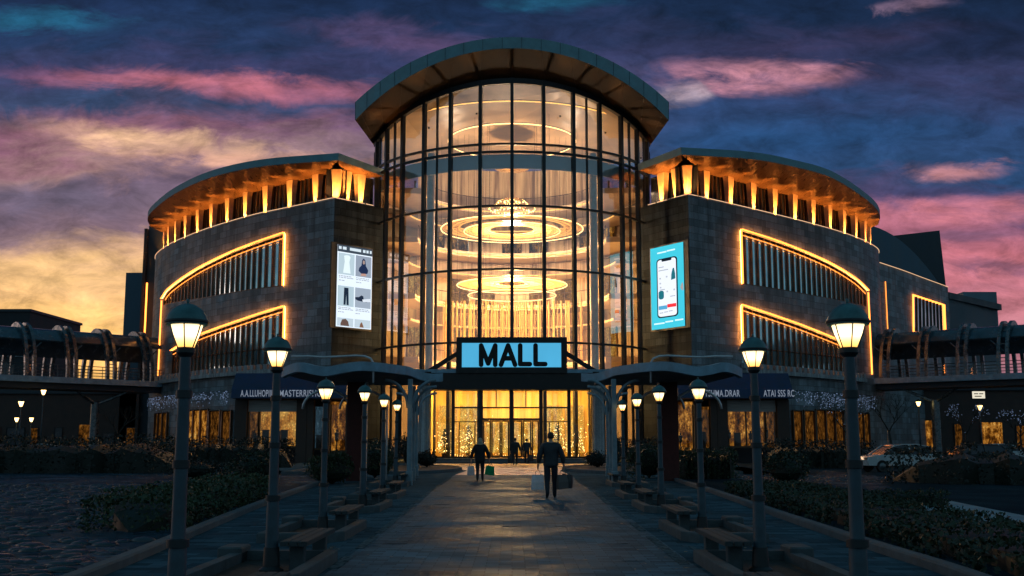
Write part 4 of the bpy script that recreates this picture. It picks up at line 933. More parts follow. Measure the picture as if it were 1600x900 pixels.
def make_lamp():
    T=thing('street_lamp','x','street lamp',(0,0,0),'domed street lamps along the path')
    MB().lathe([(.076,0),(.076,.30),(.070,.80),(.058,.90),(.054,1.45),(.048,2.0),(.044,2.33)],14).build('pole',M['lamp_pole'],T,True,sharp=40)
    po=T.children[0]
    MB().lathe([(.0,.001),(.14,.001),(.14,.05),(.10,.08),(.087,.30)],16).build('base_plate',M['lamp_band'],T,True,sharp=40)
    for z,r in ((1.47,.057),(.86,.075),(2.02,.052)): MB().lathe([(r-.012,z-.035),(r+.012,z-.03),(r+.012,z+.03),(r-.012,z+.035)],14).build('collar',M['lamp_band'],po,True,sharp=40)
    MB().lathe([(.04,2.31),(.075,2.35),(.075,2.385),(.05,2.39)],14).build('lantern_seat',M['lamp_band'],T,True,sharp=40)
    # six-sided lantern narrowing to the foot
    g=MB(); rt,rb,zt2,zb2=.136,.066,2.578,2.388; A=[R(60*k-90) for k in range(6)]
    top=[(rt*math.cos(a),rt*math.sin(a),zt2) for a in A]; bot=[(rb*math.cos(a),rb*math.sin(a),zb2) for a in A]; mid=[((t[0]*.60+b[0]*.40)*1.04,(t[1]*.60+b[1]*.40)*1.04,(zt2*.6+zb2*.4)) for t,b in zip(top,bot)]
    for k in range(6):
        l=(k+1)%6; g.quad(bot[k],bot[l],mid[l],mid[k]); g.quad(mid[k],mid[l],top[l],top[k])
    la=g.build('lantern',M['lantern'],T)
    b=MB()
    for k in range(6): b.tube([bot[k],mid[k],top[k]],.0055,5)
    b.tube(bot,.008,5,True); b.build('glazing_bars',M['lamp_band'],la)
    MB().lathe([(.128,2.570),(.163,2.572),(.168,2.585),(.166,2.612),(.152,2.652),(.118,2.700),(.07,2.733),(.028,2.748),(.0,2.752)],24).build('dome_cap',M['lamp_green'],T,True,sharp=50)
    ca=T.children[-1]; MB().lathe([(.169,2.586),(.174,2.592),(.174,2.606),(.168,2.612)],24).build('rim',M['lamp_band'],ca,True); MB().lathe([(.0,2.79),(.012,2.785),(.015,2.77),(.01,2.75)],10).build('finial',M['lamp_green'],ca,True)
    return T
def make_plinth():
    T=thing('lamp_plinth','x','plinth',(0,0,0),'low concrete plinths round the street lamps')
    out=[(-.75,-1.45),(.30,-1.45),(.52,-1.05),(.52,1.5),(-.75,1.5)]; inn=[(-.60,-1.30),(.24,-1.30),(.38,-1.0),(.38,1.35),(-.60,1.35)]
    rows=[[(a[0],a[1],0),(a[0],a[1],.135),(a[0]*.985,a[1]*.99,.15),(b[0],b[1],.15),(b[0],b[1],.02)] for a,b in zip(out,inn)]; rows.append(rows[0])
    MB().loft(rows,True).build('kerb_ring',M['concrete'],T); MB().add([(x,y,.03) for x,y in inn],[(0,1,2,3,4)]).build('gravel_bed',M['soil'],T)
    MB().bevbox(-.90,-.60,1.05,1.55,0.002,.22,.02).build('end_block',M['concrete'],T); return T
def make_bench():
    T=thing('path_bench','x','bench',(0,0,0),'plank benches beside the street lamps')
    m=MB(); 
    for k in range(3): m.bevbox(.12+k*.105,.12+k*.105+.097,-.15,1.85,.34,.395,.008)
    m.build('seat',M['bench_wood'],T)
    for y in (.05,1.5): MB().bevbox(.19,.36,y,y+.14,.031,.339,.01).build('leg',M['concrete'],T)
    return T
lamp0,pl0,be0=make_lamp(),make_plinth(),make_bench()
rows={-1:[(-2.34,7.8,2.47),(-2.74,12.7,2.70),(-3.1,18.2,2.52),(-3.4,25.2,2.79),(-3.6,30.7,2.84),(-4.12,39,3.0)],
       1:[(2.42,7.8,2.47),(2.83,12.7,2.70),(3.12,18.2,2.52),(3.4,25.2,2.79),(3.52,30.7,2.86),(3.95,39,3.0)]}
ORD=['nearest and largest','second from the front','third from the front','fourth from the front','fifth from the front','farthest and smallest']
first=True
for s,side in ((-1,'left'),(1,'right')):
    for i,(x,y,h) in enumerate(rows[s]):
        k=h/2.75
        L_=lamp0 if first else copy_tree(lamp0); L_.location=(x,y,.03); L_.scale=(k,k,k); L_.rotation_euler=(R(random.uniform(-.5,.5)),R(random.uniform(-.5,.5)),R(random.uniform(-8,8)))
        L_['label']=f'green domed street lamp, {ORD[i]} of the row {side} of the path'
        P_=pl0 if first else copy_tree(pl0); P_.location=(x,y,.004); P_.scale=(-s,1,1)
        P_['label']=f'low concrete plinth under the street lamp {ORD[i]} on the {side}'
        B_=be0 if first else copy_tree(be0); B_.location=(x,y,.004); B_.scale=(-s,1,1)
        B_['label']=f'plank bench beside the street lamp {ORD[i]} on the {side}'; first=False
# ------------------------------------------------------------------ wavy blue canopies beside the path
def canopy(s,label):
    T=thing('walkway_canopy',label,'canopy',(s*5,40,0))
    pts=[(692,589.5,42),(672,590,41.5),(655,586,41),(640,580,40),(624,577.5,39),(606,575,38),(585,573,37.3),(560,572,36.8),(535,575.5,36.4),(510,580,36.2),(490,578,36.2),(468,573.5,36.4),(452,577,37),(440,583,38)]
    if s>0: pts=[(1600-u,v,y) for u,v,y in pts]
    P=catmull([pix(u,v,y) for u,v,y in pts],5); hh=.31; c=Vector((s*5.5,47,0)); rows=[];ins=[]
    for p in P:
        b=Vector((p.x+(c.x-p.x)*.035,p.y+.35,p.z)); rows.append([p-Vector((0,0,hh/2)),p+Vector((0,0,hh/2)),b+Vector((0,0,hh/2+.02)),b-Vector((0,0,hh/2))]); ins.append(b)
    MB().loft(rows,True,True).build('wavy_fascia',M['canopy'],T,True,sharp=40)
    rr=[[b+Vector((0,0,.06)),Vector((b.x,46.5,4.05))] for b in ins if abs(b.x)>3.45]; r2=[[a[1]-Vector((0,0,.12)),a[0]-Vector((0,0,.12))] for a in rr]
    MB().loft([x+y for x,y in zip(rr,r2)],True,True).build('roof_deck',M['slab_dark'],T)
    xs=[pix(u if s<0 else 1600-u,690,y) for u,y in ((640,39.4),(645,44),(650,50),(622,44.2))]
    for q in xs[:3]:
        m=MB(); m.bevbox(q.x-.085,q.x+.085,q.y-.085,q.y+.085,.004,3.78,.012); m.bevbox(q.x-.12,q.x+.12,q.y-.12,q.y+.12,.003,.5,.02); m.build('post',M['canopy_post'],T)
        ar=MB(); 
        for d in (-1,1): ar.tube([(q.x+d*(.08+.85*(1-math.cos(a))),q.y,2.75+1.0*math.sin(a)) for a in np.linspace(0,math.pi/2,8)],.055,6)
        ar.build('arch_bracket',M['canopy_post'],T,True)
    for d in (2.0,3.5):
        q=xs[1]; ar=MB().tube([(q.x+s*(d-.95*math.cos(a)),q.y,2.85+.75*math.sin(a)) for a in np.linspace(0,math.pi,14)],.05,6); ar.tube([(q.x+s*(d-.95),q.y,.004),(q.x+s*(d-.95),q.y,2.85)],.04,6); ar.build('arch_rail',M['wet_white'],T,True)
    # red brick pier carrying the canopy
    x=pix(557.5 if s<0 else 1044,690,44).x; m=MB(); m.bevbox(x-.36,x+.36,43.6,44.4,.004,4.0,.01); m.build('brick_pier',M['red_pier'],T)
    m=MB(); xx=x-s*.40; m.bevbox(xx-.035,xx+.035,43.55,43.9,.006,3.95,.008); m.build('pier_lit_edge',M['wet_white'],T)  # pale strip put on the pier's edge for the light it catches
    pp=[(583,598),(583,566),(579,560),(570,556.5),(556,555.5),(530,557),(505,558),(480,556.5),(455,557)]
    if s>0: pp=[(1600-u,v) for u,v in pp]
    MB().tube([pix(u,v,37.4) for u,v in pp],.035,6).build('white_pipe',M['wet_white'],T,True)
    return T
canopy(-1,'wavy blue canopy with slim posts left of the entrance path'); canopy(1,'wavy blue canopy with slim posts right of the entrance path')
# ------------------------------------------------------------------ ground floor shops under the wings
def text_mesh(name,txt,size,mat,loc,parent,ext=.02,maxw=None):
    cu=bpy.data.curves.new(name,'FONT'); cu.body=txt; cu.size=size; cu.extrude=ext; cu.space_character=1.08; cu.offset=.006
    o=bpy.data.objects.new('tmp',cu); COL.objects.link(o); bpy.context.view_layer.update()
    me=bpy.data.meshes.new_from_object(o.evaluated_get(bpy.context.evaluated_depsgraph_get())); bpy.data.objects.remove(o)
    xs=[v.co.x for v in me.vertices]; k=1.0
    if maxw: k=maxw/(max(xs)-min(xs))
    x0=min(xs)
    for v in me.vertices: v.co=Vector(((v.co.x-x0)*k,-v.co.z*.5,v.co.y*.72))
    me.materials.clear(); me.materials.append(mat); me.name=name; ob=bpy.data.objects.new(name,me); COL.objects.link(ob); ob.parent=parent; ob.location=Vector(loc)-parent.location; return ob
def shops(s):
    Y=84.6; U=lambda u:(u if s<0 else 1600-u); X=lambda u:pix(U(u),660,Y).x; Z=lambda v:pix(800,v,Y).z
    zt2=Z(583); m=MB(); m.span(X(365),X(543),Y+2.6,95,0,zt2-.1); m.span(X(365),X(543),Y+.86,Y+2.597,Z(624)+.05,zt2-.12); m.build('shop_block',M['dark_wall'],mall)
    hd=MB(); hd.span(X(366),X(541),Y+.25,Y+.85,Z(624),zt2-.15); hd.build('shop_header',M['dark_wall'],mall)
    for u0,u1 in ((365,384),(462,478),(478.5,488.8),(505,514),(540,543)): MB().span(X(u0),X(u1),Y+.22,Y+.89,0,Z(624)-.003).build('shop_pier',M['brown_pier'],mall)
    MB().span(X(385),X(461),Y+.5,Y+.62,Z(643),Z(625)).build('window_blind',M['blind'],mall)
    bays=[(385,401,643,700,'lit_dim'),(402,461,643,697,'lit_warm' if s>0 else 'lit_gold'),(489,504,640,700,'lit_cool' if s<0 else 'lit_dim'),(515,539,632,704,'lit_warm')]
    for u0,u1,v0,v1,mt in bays:
        a,b=sorted((X(u0),X(u1))); o=MB().quad((a-.3,Y+2.5,Z(v1)),(b+.3,Y+2.5,Z(v1)),(b+.3,Y+2.5,Z(v0)+.3),(a-.3,Y+2.5,Z(v0)+.3)).build('shop_window',M[mt],mall)
        MB().quad((a,Y+.7,Z(v1)),(b,Y+.7,Z(v1)),(b,Y+.7,Z(v0)),(a,Y+.7,Z(v0))).build('pane',M['clear_glass'],o)
        dk=MB()
        for q_ in range(max(1,int((b-a)/.75))):
            x=a+.35+q_*.75+random.uniform(-.15,.15); hh_=random.uniform(1.1,1.75); yy=Y+random.uniform(1.2,2.2); z_=Z(v1)
            if random.random()<.55: dk.lathe([(.16,0),(.05,.06),(.05,hh_*.4),(.15,hh_*.5),(.13,hh_*.65),(.19,hh_*.8),(.05,hh_*.86),(.09,hh_*.94),(.0,hh_)],8,(x,yy,z_))
            else: dk.box(x,yy,z_+hh_*.35,.5,.3,hh_*.7); dk.box(x,yy,z_+hh_*.35+.02+hh_*.35,.6,.36,.05)
        dk.build('window_display',M['brown_pier'],o)
        f=MB(); n=max(1,int((b-a)/1.1))
        for i in range(n+1): x=a+(b-a)*i/n; f.span(x-.05,x+.05,Y+.6,Y+.8,Z(v1),Z(v0))
        f.span(a,b,Y+.62,Y+.78,Z(v1)-.15,Z(v1)); f.build('frame',M['bronze'],o)
    xs=sorted((X(365),X(543)))
    lab='navy awning sign with pale lettering on the %s of the entrance'%('left' if s<0 else 'right')
    T=thing('awning_sign',lab,'shop sign',((xs[0]+xs[1])/2,Y,Z(623)))
    m=MB().loft([[(x,Y-1.1,Z(623)),(x,Y-.95,Z(609)),(x,Y+.2,zt2),(x,Y+.2,Z(623))] for x in xs],True,True); m.build('awning_panel',M['navy'],T)
    if s<0: items=[('A.A.LLUHOPIII',376,425),('MASTERRISHGH',437,509)]
    else: items=[('TSHMA.DRAR',1101,1156),('ATAI SSS RC',1193,1241)]
    for tx,u0,u1 in items:
        a=pix(u0,620,Y-1.1).x; b=pix(u1,620,Y-1.1).x; text_mesh('lettering',tx,1.0,M['white_letter'],(a,Y-1.16,Z(620.5)),T,maxw=b-a)
    # curved wall shop windows and dentil band farther along
    w=WING['left' if s<0 else 'right']; P=w['P']
    for u0,u1,v0,v1,mt in ((245,262,646,700,'lit_dim'),(285,326,642,700,'lit_warm' if s<0 else 'lit_dim'),(330,345,642,700,'lit_dim'),(350,362,642,700,'lit_dim')):
        sa,z1=w['hit'](U(u0),v0); sb,z0=w['hit'](U(u1),v1); sa,sb=sorted((sa,sb)); z0=max(z0,.3)
        m=MB()
        for k in range(6):
            a,b=sa+(sb-sa)*k/6,sa+(sb-sa)*(k+1)/6; m.quad(P(a,z0,.06),P(b,z0,.06),P(b,z1,.06),P(a,z1,.06))
        o=m.build('shop_window',M[mt],mall); f=MB()
        for q in np.linspace(sa,sb,max(2,int((sb-sa)/1.5)+1)): f.bar(P(q,z0,.16),P(q,z1,.16),.14,.2,w['nrm'](q))
        for z in (z0,z1): f.tube([P(q,z,.16) for q in np.linspace(sa,sb,8)],.09,4)
        f.build('frame',M['bronze'],o)
    sa,z=w['hit'](U(440),574); sb,_=w['hit'](U(252),574); m=MB(); 
    m.loft([[P(q,z-.45,.0),P(q,z-.45,.4),P(q,z-.1,.4),P(q,z-.1,.0)] for q in np.linspace(sa,sb,30)],True,True)
    for q in np.arange(sa,sb,.9): m.bar(P(q,z-.1,.22),P(q,z+.35,.22),.5,.3,w['nrm'](q))
    m.build('dentil_band',M['granite'],mall)
    sa,z1=w['hit'](U(362),611); sb,_=w['hit'](U(238),611)
    T=thing('icicle_lights','curtain of bluish icicle lights under the %s curved wall'%('left' if s<0 else 'right'),'fairy lights',P((sa+sb)/2,4.5,.5))
    z0=pix(300,641,P((sa+sb)/2,0).y).z; m=MB(); wr=MB()
    wr.tube([P(q,z1+.05,.35) for q in np.linspace(sa,sb,20)],.03,4)
    for q in np.arange(sa,sb,.13):
        ln=(z1-z0)*random.uniform(.35,1); 
        for k in range(int(ln/.13)):
            if random.random()<.34: m.ball(P(q+random.uniform(-.05,.05),z1-k*.13-random.uniform(0,.05),.35+random.uniform(-.12,.12)),random.uniform(.02,.04),4,2)
    wr.build('cable',M['dark_metal'],T); o=m.build('bulbs',M['fairy_blue'],T); o['kind']='stuff'
shops(-1); shops(1)
# ------------------------------------------------------------------ planting
def leaves(n,sampler,size,name,mat,parent,up=.3):
    pts=np.array([sampler() for _ in range(n)]); nr=rng.normal(size=(n,3)); nr[:,2]+=up; nr/=np.linalg.norm(nr,axis=1)[:,None]
    t=np.cross(nr,rng.normal(size=(n,3))); t/=np.linalg.norm(t,axis=1)[:,None]; b=np.cross(nr,t); s=size*rng.uniform(.6,1.3,(n,1))
    V=np.stack([pts-t*s*.5,pts+b*s*.34,pts+t*s*.6,pts-b*s*.34],1).reshape(-1,3); r=parent
    while r.parent: r=r.parent
    V-=np.array(r.location); me=bpy.data.meshes.new(name); me.from_pydata(V.tolist(),[],[(4*i,4*i+1,4*i+2,4*i+3) for i in range(n)]); me.materials.append(mat)
    o=bpy.data.objects.new(name,me); COL.objects.link(o); o.parent=parent; return o
def hedge(label,path,w,h,n,mat='leaf',size=.09,group='clipped hedges',core='leaf_shaded'):
    P=resample([Vector((x,y,0)) for x,y in path],40); T=thing('hedge',label,'hedge',(P[20].x,P[20].y,0),group); rows=[]; nn=[]
    for i,p in enumerate(P):
        t=(P[min(i+1,39)]-P[max(i-1,0)]).normalized(); q=Vector((-t.y,t.x,0)); nn.append(q); j=.93+.1*math.sin(i*1.7)+.05*math.sin(i*4.1)
        e_=min(1,.08+min(i,39-i)*.34); j*=e_; rows.append([p+q*w*.38*j,p+q*w*.36*j+Vector((0,0,h*.66*j)),p+q*w*.2*j+Vector((0,0,h*.78*j)),p-q*w*.2*j+Vector((0,0,h*.78*j)),p-q*w*.36*j+Vector((0,0,h*.66*j)),p-q*w*.38*j])
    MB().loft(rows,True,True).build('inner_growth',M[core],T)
    def smp():
        f=random.random()*39; i=int(min(f,38.999)); p=P[i].lerp(P[i+1],f-i); q=nn[i]; k=.93+.12*math.sin(i*1.7)+.06*math.sin(i*4.1); u=random.random()
        if u<.5: a=random.uniform(-.5,.5)*w; z=h*k*random.uniform(.86,1.05)-abs(a/w)**3*h*.6
        else: a=random.choice((-.5,.5))*w*random.uniform(.88,1.05)*k; z=random.uniform(0.03,.95)*h*k
        if random.random()<.10: p=P[random.choice((0,1,2,37,38,39))]; a=random.uniform(-.5,.5)*w; z=random.uniform(.02,.95)*h
        r=p+q*a; return (r.x,r.y,max(z,.02))
    leaves(n,smp,size,'foliage',M[mat],T); return T
def off(path,d): 
    P=[Vector((x,y,0)) for x,y in path]; o=[]
    for i,p in enumerate(P):
        t=(P[min(i+1,len(P)-1)]-P[max(i-1,0)]).normalized(); o.append((p.x-t.y*d,p.y+t.x*d))
    return o
hedge('low green hedge along the left kerb of the path',[p for p in off(KLs,1.15) if 18.3<p[1]<32],1.75,.62,9000,'leaf_lit',.075)
hedge('long dark hedge along the right kerb of the path',[p for p in off(KRs,-1.6) if 6<p[1]<36],2.3,.36,19000,'leaf',.075)
hedge('black hedge far left in front of the lit arcade',[(-36,57),(-17,57)],6,1.75,7000,'leaf_shaded',.14)
hedge('dark hedge below the shop windows left of the entrance',[(-23,68),(-13.6,68)],2.4,1.75,4500,'leaf_shaded',.12)
hedge('dark hedge below the shop windows right of the entrance',[(15.2,66),(21.5,66)],2.4,1.6,3500,'leaf_shaded',.12)
hedge('big black hedge beside the road on the far right',[(15.2,44),(34,36)],8,1.35,9000,'leaf_shaded',.12)
hedge('boxy green hedge just right of the brick pier',[(6.9,46.5),(9.4,46.5)],1.6,1.2,3500,'leaf_lit',.08)
hedge('small low hedge at the edge of the right cobbled verge',[(7.9,27.5),(10.6,27.0)],.9,.35,1500,'leaf',.07)
def shrub(label,x,y,rx,rz,n,mat='leaf',z0=0.0,size=.09,group='round shrubs'):
    T=thing('shrub',label,'shrub',(x,y,z0),group); lobes=[(0,0,.55,1.0)]+[(random.uniform(-.5,.5)*rx,random.uniform(-.4,.4)*rx,random.uniform(.35,.7),random.uniform(.55,.8)) for _ in range(5)]
    def smp():
        lx,ly,lz,k=random.choice(lobes); v=rng.normal(size=3); v/=np.linalg.norm(v); r=random.uniform(.72,1.03)*(1+.15*math.sin(5*v[0]+3*v[1]))
        return (x+lx+v[0]*rx*k*r*.75,y+ly+v[1]*rx*k*r*.75,max(z0+.03,z0+rz*lz+v[2]*rz*.5*k*r))
    leaves(n,smp,size,'foliage',M[mat],T); st=MB()
    for k in range(6):
        a=k*1.05; st.tube([(x,y,z0),(x+.35*rx*math.cos(a),y+.35*rx*math.sin(a),z0+rz*.45),(x+.55*rx*math.cos(a),y+.55*rx*math.sin(a),z0+rz*.8)],[.03,.02,.01],5)
    st.build('stems',M['bark'],T); MB().ball((x,y,z0+rz*.45),1,10,7,(rx*.55,rx*.55,rz*.4)).build('inner_growth',M['leaf_shaded'],T); return T
shrub('big round shrub at the left path edge, in front of the brick pier',-6.6,40.5,1.25,1.15,4200,'leaf_lit')
shrub('loose grey green shrub standing on the left cobbles',-9.3,40,1.3,1.25,3200,'leaf')
shrub('wide low shrub far out on the left cobbles',-13.5,47,1.6,.8,2500,'leaf_shaded')
shrub('loose shrub standing right of the box hedge',10.2,41,1.1,1.1,2800,'leaf')
for s,side in ((-1,'left'),(1,'right')):
    shrub(f'tall pointed shrub beside the {side} granite column',s*6.3,66.5,.55,1.9,2000,'leaf_shaded',.12)
    shrub(f'broad shrub in the middle of the {side} entrance island',s*7.4,62,1.9,1.6,4500,'leaf_shaded',.12)
    shrub(f'small shrub at the path end of the {side} entrance island',s*4.9,63.5,.9,.95,1800,'leaf_shaded',.12)
    shrub(f'pale leaved shrub behind the posts of the {side} canopy',s*5.9,47.5,1.1,1.5,2600,'leaf_lit',.004)
M['grass']=M['leaf']
def tree(label,x,y,h,lights=None,seed=1):
    rd=random.Random(seed); T=thing('bare_tree',label,'tree',(x,y,0),'bare trees under the skybridges'); tr=MB(); br=MB(); tips=[]
    top=Vector((x+rd.uniform(-.2,.2),y,h*.42)); tr.tube([(x,y,0),(x+.04,y,h*.2),top],[.13,.10,.08],8)
    def grow(p,d,l,r,k):
        q=p+d*l+Vector((rd.uniform(-.1,.1),rd.uniform(-.1,.1),0))*l; br.tube([p,p.lerp(q,.5)+Vector((rd.uniform(-.06,.06),rd.uniform(-.06,.06),.03))*l,q],[r,r*.8,r*.55],5,False,False); tips.append((p,q))
        if k>0:
            for _ in range(3 if k>2 else 2):
                e=(d+Vector((rd.uniform(-.75,.75),rd.uniform(-.75,.75),rd.uniform(-.15,.5)))).normalized(); grow(q,e,l*.72,r*.58,k-1)
    for a in range(4): grow(top,Vector((math.cos(a*1.6+seed)*.6,math.sin(a*1.6+seed)*.6,.8)).normalized(),h*.2,.055,4)
    tr.build('trunk',M['bark'],T,True); br.build('branches',M['bark'],T)
    if lights:
        m=MB()
        for p,q in tips:
            for f in (.2,.5,.8):
                if rd.random()<.16: m.ball(p.lerp(q,f)+Vector((0,-.03,0)),.026,4,2)
        m.build('fairy_lights',M[lights],T)['kind']='stuff'
    return T
tree('bare tree with bluish lights right of the right shop block',24.5,80,5.2,'fairy_blue',3)
tree('bare tree with bluish lights under the middle of the right skybridge',38,92,5.2,'fairy_blue',5)
tree('bare tree with bluish lights right of the lit arcade door',44,95,4.8,'fairy_blue',9)
tree('dark bare tree near the left skybridge bracket',-33,92,5.0,None,12)
tree('dark bare tree standing in front of the right wing shops',29,84,5.6,None,21)
# ------------------------------------------------------------------ skybridges
def bridge(s,label,A,B,nr,zd):
    A,B=Vector((*A,0)),Vector((*B,0)); d=(B-A).normalized(); n=Vector((-d.y,d.x,0)); n=n if n.y<0 else -n   # n points to the viewer's side
    L=(B-A).length; T=thing('skybridge',label,'footbridge',((A.x+B.x)/2,(A.y+B.y)/2,0)); hw=2.5; P=lambda a,o,z: A+d*a+n*o+Vector((0,0,z))
    MB().loft([[P(a,hw+.25,zd-.55),P(a,hw+.25,zd),P(a,-hw-.25,zd),P(a,-hw-.25,zd-.55)] for a in (0,L)],True,True).build('deck',M['canopy'],T)
    MB().loft([[P(a,hw-.4,zd-1.1),P(a,hw-.4,zd-.56),P(a,-hw+.4,zd-.56),P(a,-hw+.4,zd-1.1)] for a in (0,L)],True,True).build('deck_girder',M['slab_dark'],T)
    arc=lambda a,th,r=1.0: P(a,hw*r*math.cos(th),zd+4.7*r*math.sin(th))
    out=[R(x) for x in range(48,158,8)]
    MB().loft([[arc(a,t,1.0) for t in out]+[arc(a,t,.965) for t in out[::-1]] for a in np.linspace(0,L,8)],True,True).build('roof_shell',M['tube'],T,True,sharp=40)
    for k in range(nr):
        a=L*(k+.5)/nr; m=MB()
        for dd in (-.38,.38): m.loft([[arc(a+dd-.16,t,1.10),arc(a+dd+.16,t,1.10),arc(a+dd+.16,t,.98),arc(a+dd-.16,t,.98)] for t in [R(x) for x in range(0,181,9)]],True,True)
        for t in (0,18,36,60,90,140): m.bar(arc(a-.3,R(t),1.02),arc(a+.3,R(t),1.02),.08,.08)
        m.build('arch_rib',M['rib'],T)
        m=MB().tube([arc(a,R(28),.97),P(a+1.2,hw*.75,zd+3.2)],.06,5); m.build('strut',M['rib'],T)
    for o in (hw,-hw):
        r=MB()
        for z in (1.15,.85,.55,.25): r.tube([P(0,o,zd+z),P(L,o,zd+z)],.025 if z<1 else .04,5)
        for a in np.arange(0,L,1.5): r.tube([P(a,o,zd),P(a,o,zd+1.15)],.03,5)
        r.build('railing',M['rail'],T)
        MB().quad(P(0,o*.985,zd+.05),P(L,o*.985,zd+.05),P(L,o*.985,zd+1.05),P(0,o*.985,zd+1.05)).build('glass_panel',M['clear_glass'],T)
    for a in np.linspace(2,L-2,nr-1):
        m=MB().box(*P(a,0,zd+4.42),.7,.25,.08,math.atan2(d.y,d.x)); m.build('ceiling_light',M['led_white'],T)
    for a in (L*.28,L*.78):
        q=P(a,0,0); m=MB(); m.lathe([(.55,0),(.42,.3),(.40,zd-2.2)],14,(q.x,q.y,0)); 
        for e in (-1,1):
            m.tube([q+Vector((0,0,zd-2.4)),P(a+e*1.5,.6,zd-1.7),P(a+e*2.6,1.2,zd-1.12)],[.18,.15,.12],6)
        m.build('support_column',M['rib'],T)
    return T
bridge(-1,'covered footbridge with steel arch ribs left of the mall',(-56,92.5),(-37.2,113),7,pix(120,591,105).z)
bridge(1,'covered footbridge with steel arch ribs right of the mall',(57.5,95),(37.5,112),7,pix(1480,588,106).z)
# ------------------------------------------------------------------ distant buildings and arcades under the bridges
def block(name,label,x0,x1,y0,y1,h,mat,wins,lit=.35,wm=('lit_gold','lit_cool')):
    T=thing(name,label,'building',((x0+x1)/2,y0,0)); MB().span(x0,x1,y0,y1,0,h).build('wall',M[mat],T); MB().span(x0-.3,x1+.3,y0-.3,y1+.3,h+.002,h+.5).build('roof',M['slab_dark'],T)
    for (a,b,c,d) in wins:
        on=random.random()<lit; o=MB().quad((x0+a,y0-.04,c),(x0+b,y0-.04,c),(x0+b,y0-.04,d),(x0+a,y0-.04,d)).build('window',M[random.choice(wm)] if on else M['clere_glass'],T)
        f=MB(); f.span(x0+a-.1,x0+a,y0-.12,y0,c,d); f.span(x0+b,x0+b+.1,y0-.12,y0,c,d); f.span(x0+a-.1,x0+b+.1,y0-.13,y0,d,d+.12); f.span(x0+a-.1,x0+b+.1,y0-.14,y0,c-.12,c); f.build('frame',M['dark_metal'],o)
    return T
q=pix(47,487,210); block('office_block','dark flat roofed office block beyond the left skybridge',pix(-60,487,210).x,q.x,210,235,q.z,'dark_wall',[(a,a+1.8,z,z+1.6) for a in (2,5,8,11) for z in (18,21.5)],.5,('lit_cool',))
ws=[(a,a+random.choice((.8,1.3,2.0)),.6,random.choice((2.6,3.2,3.6))) for a in np.arange(1.5,24,2.8)]
block('arcade_building','low dark arcade with lit doorways under the left skybridge',-66,-40,128,140,7.2,'far_wall',ws,.6,('lit_warm','lit_dim'))
ws=[(1.2,2.0,.6,3.4),(4,5.2,.6,3.2),(8,9.6,.6,4.0),(12,12.8,.6,3.6),(15,17.4,.6,3.8),(19,20,.6,3.4),(22,24.2,.6,3.9),(26,26.8,.6,3.3)]
block('arcade_building','low dark arcade with lit doorways under the right skybridge',38,68,124,136,7.4,'far_wall',ws,.85,('lit_warm','lit_dim'))
# pale warehouse beyond the extension
z=pix(1557,480,160); a=pix(1482,470,150); b=pix(1557,478,165)
T=thing('warehouse','pale blue clad warehouse beyond the right end of the mall','building',(a.x,150,0))
MB().prism([(a.x,150),(b.x,165),(b.x-6,180),(a.x-6,170)],0,pix(1557,480,165).z).build('wall',M['pale_clad'],T)
za=pix(1482,457,150).z; zb_=pix(1557,476,165).z
MB().slab([(a.x,149.6,za-.9),(b.x+.6,164.6,zb_-.9),(b.x+.6,164.6,zb_),(a.x,149.6,za)],(-1,1.0,0)).build('roof_edge',M['slab_dark'],T)
MB().slab([(a.x,150,0),(b.x,165,0),(b.x,165,zb_-.95),(a.x,150,za-.95)],(-.5,2,0)).build('front_cladding',M['pale_clad'],T)
c=pix(1505,459,172); d=pix(1557,456,172); MB().prism([(c.x,172),(d.x,172),(d.x,180),(c.x,180)],0,d.z).build('plant_room',M['pale_clad'],T)
# lit sign and far street lamps
q=pix(1529,617,118); T=thing('lit_sign','small white lit sign above the arcade under the right skybridge','sign',(q.x,q.y,q.z)); MB().span(q.x-.75,q.x+.75,q.y,q.y+.2,q.z-.45,q.z+.45).build('housing',M['black'],T)
MB().span(q.x-.68,q.x+.68,q.y-.03,q.y-.002,q.z-.38,q.z+.38).build('lit_face',emis('sign_face',(.85,.78,.62),1.0),T)
for k,(u0,u1,zz) in enumerate(((-.5,-.05,.12),(.05,.5,.12),(-.45,.3,-.15))): MB().span(q.x+u0,q.x+u1,q.y-.045,q.y-.031,q.z+zz-.05,q.z+zz+.05).build('lettering',M['brown_pier'],T)
def small_lamp(label,u,v,Y,bulb='fairy_warm'):
    q=pix(u,v,Y); T=thing('lantern_post',label,'street lamp',(q.x,q.y,0),'small lantern posts under the skybridges'); MB().tube([(q.x,q.y,0),(q.x,q.y,q.z-.3)],[.09,.05],8).build('pole',M['lamp_pole'],T,True)
    MB().lathe([(.10,-.28),(.24,.12),(.24,.14)],8,q).build('lantern',M[bulb],T); MB().lathe([(.27,.141),(.28,.18),(.12,.34),(0,.4)],10,q).build('cap',M['lamp_band'],T,True)
for a in (('small lit lantern post at the far left edge below the skybridge',33,630,95),('bright lantern under the left skybridge deck',68,612,100),('dim lantern post low between the left arcade doors',26,655,118),('second dim lantern post low in front of the left arcade',49,655,118),
          ('lantern post by the lit door under the right skybridge',1435,630,108),('lantern post below the white lit sign',1531,636,100)): small_lamp(*a)
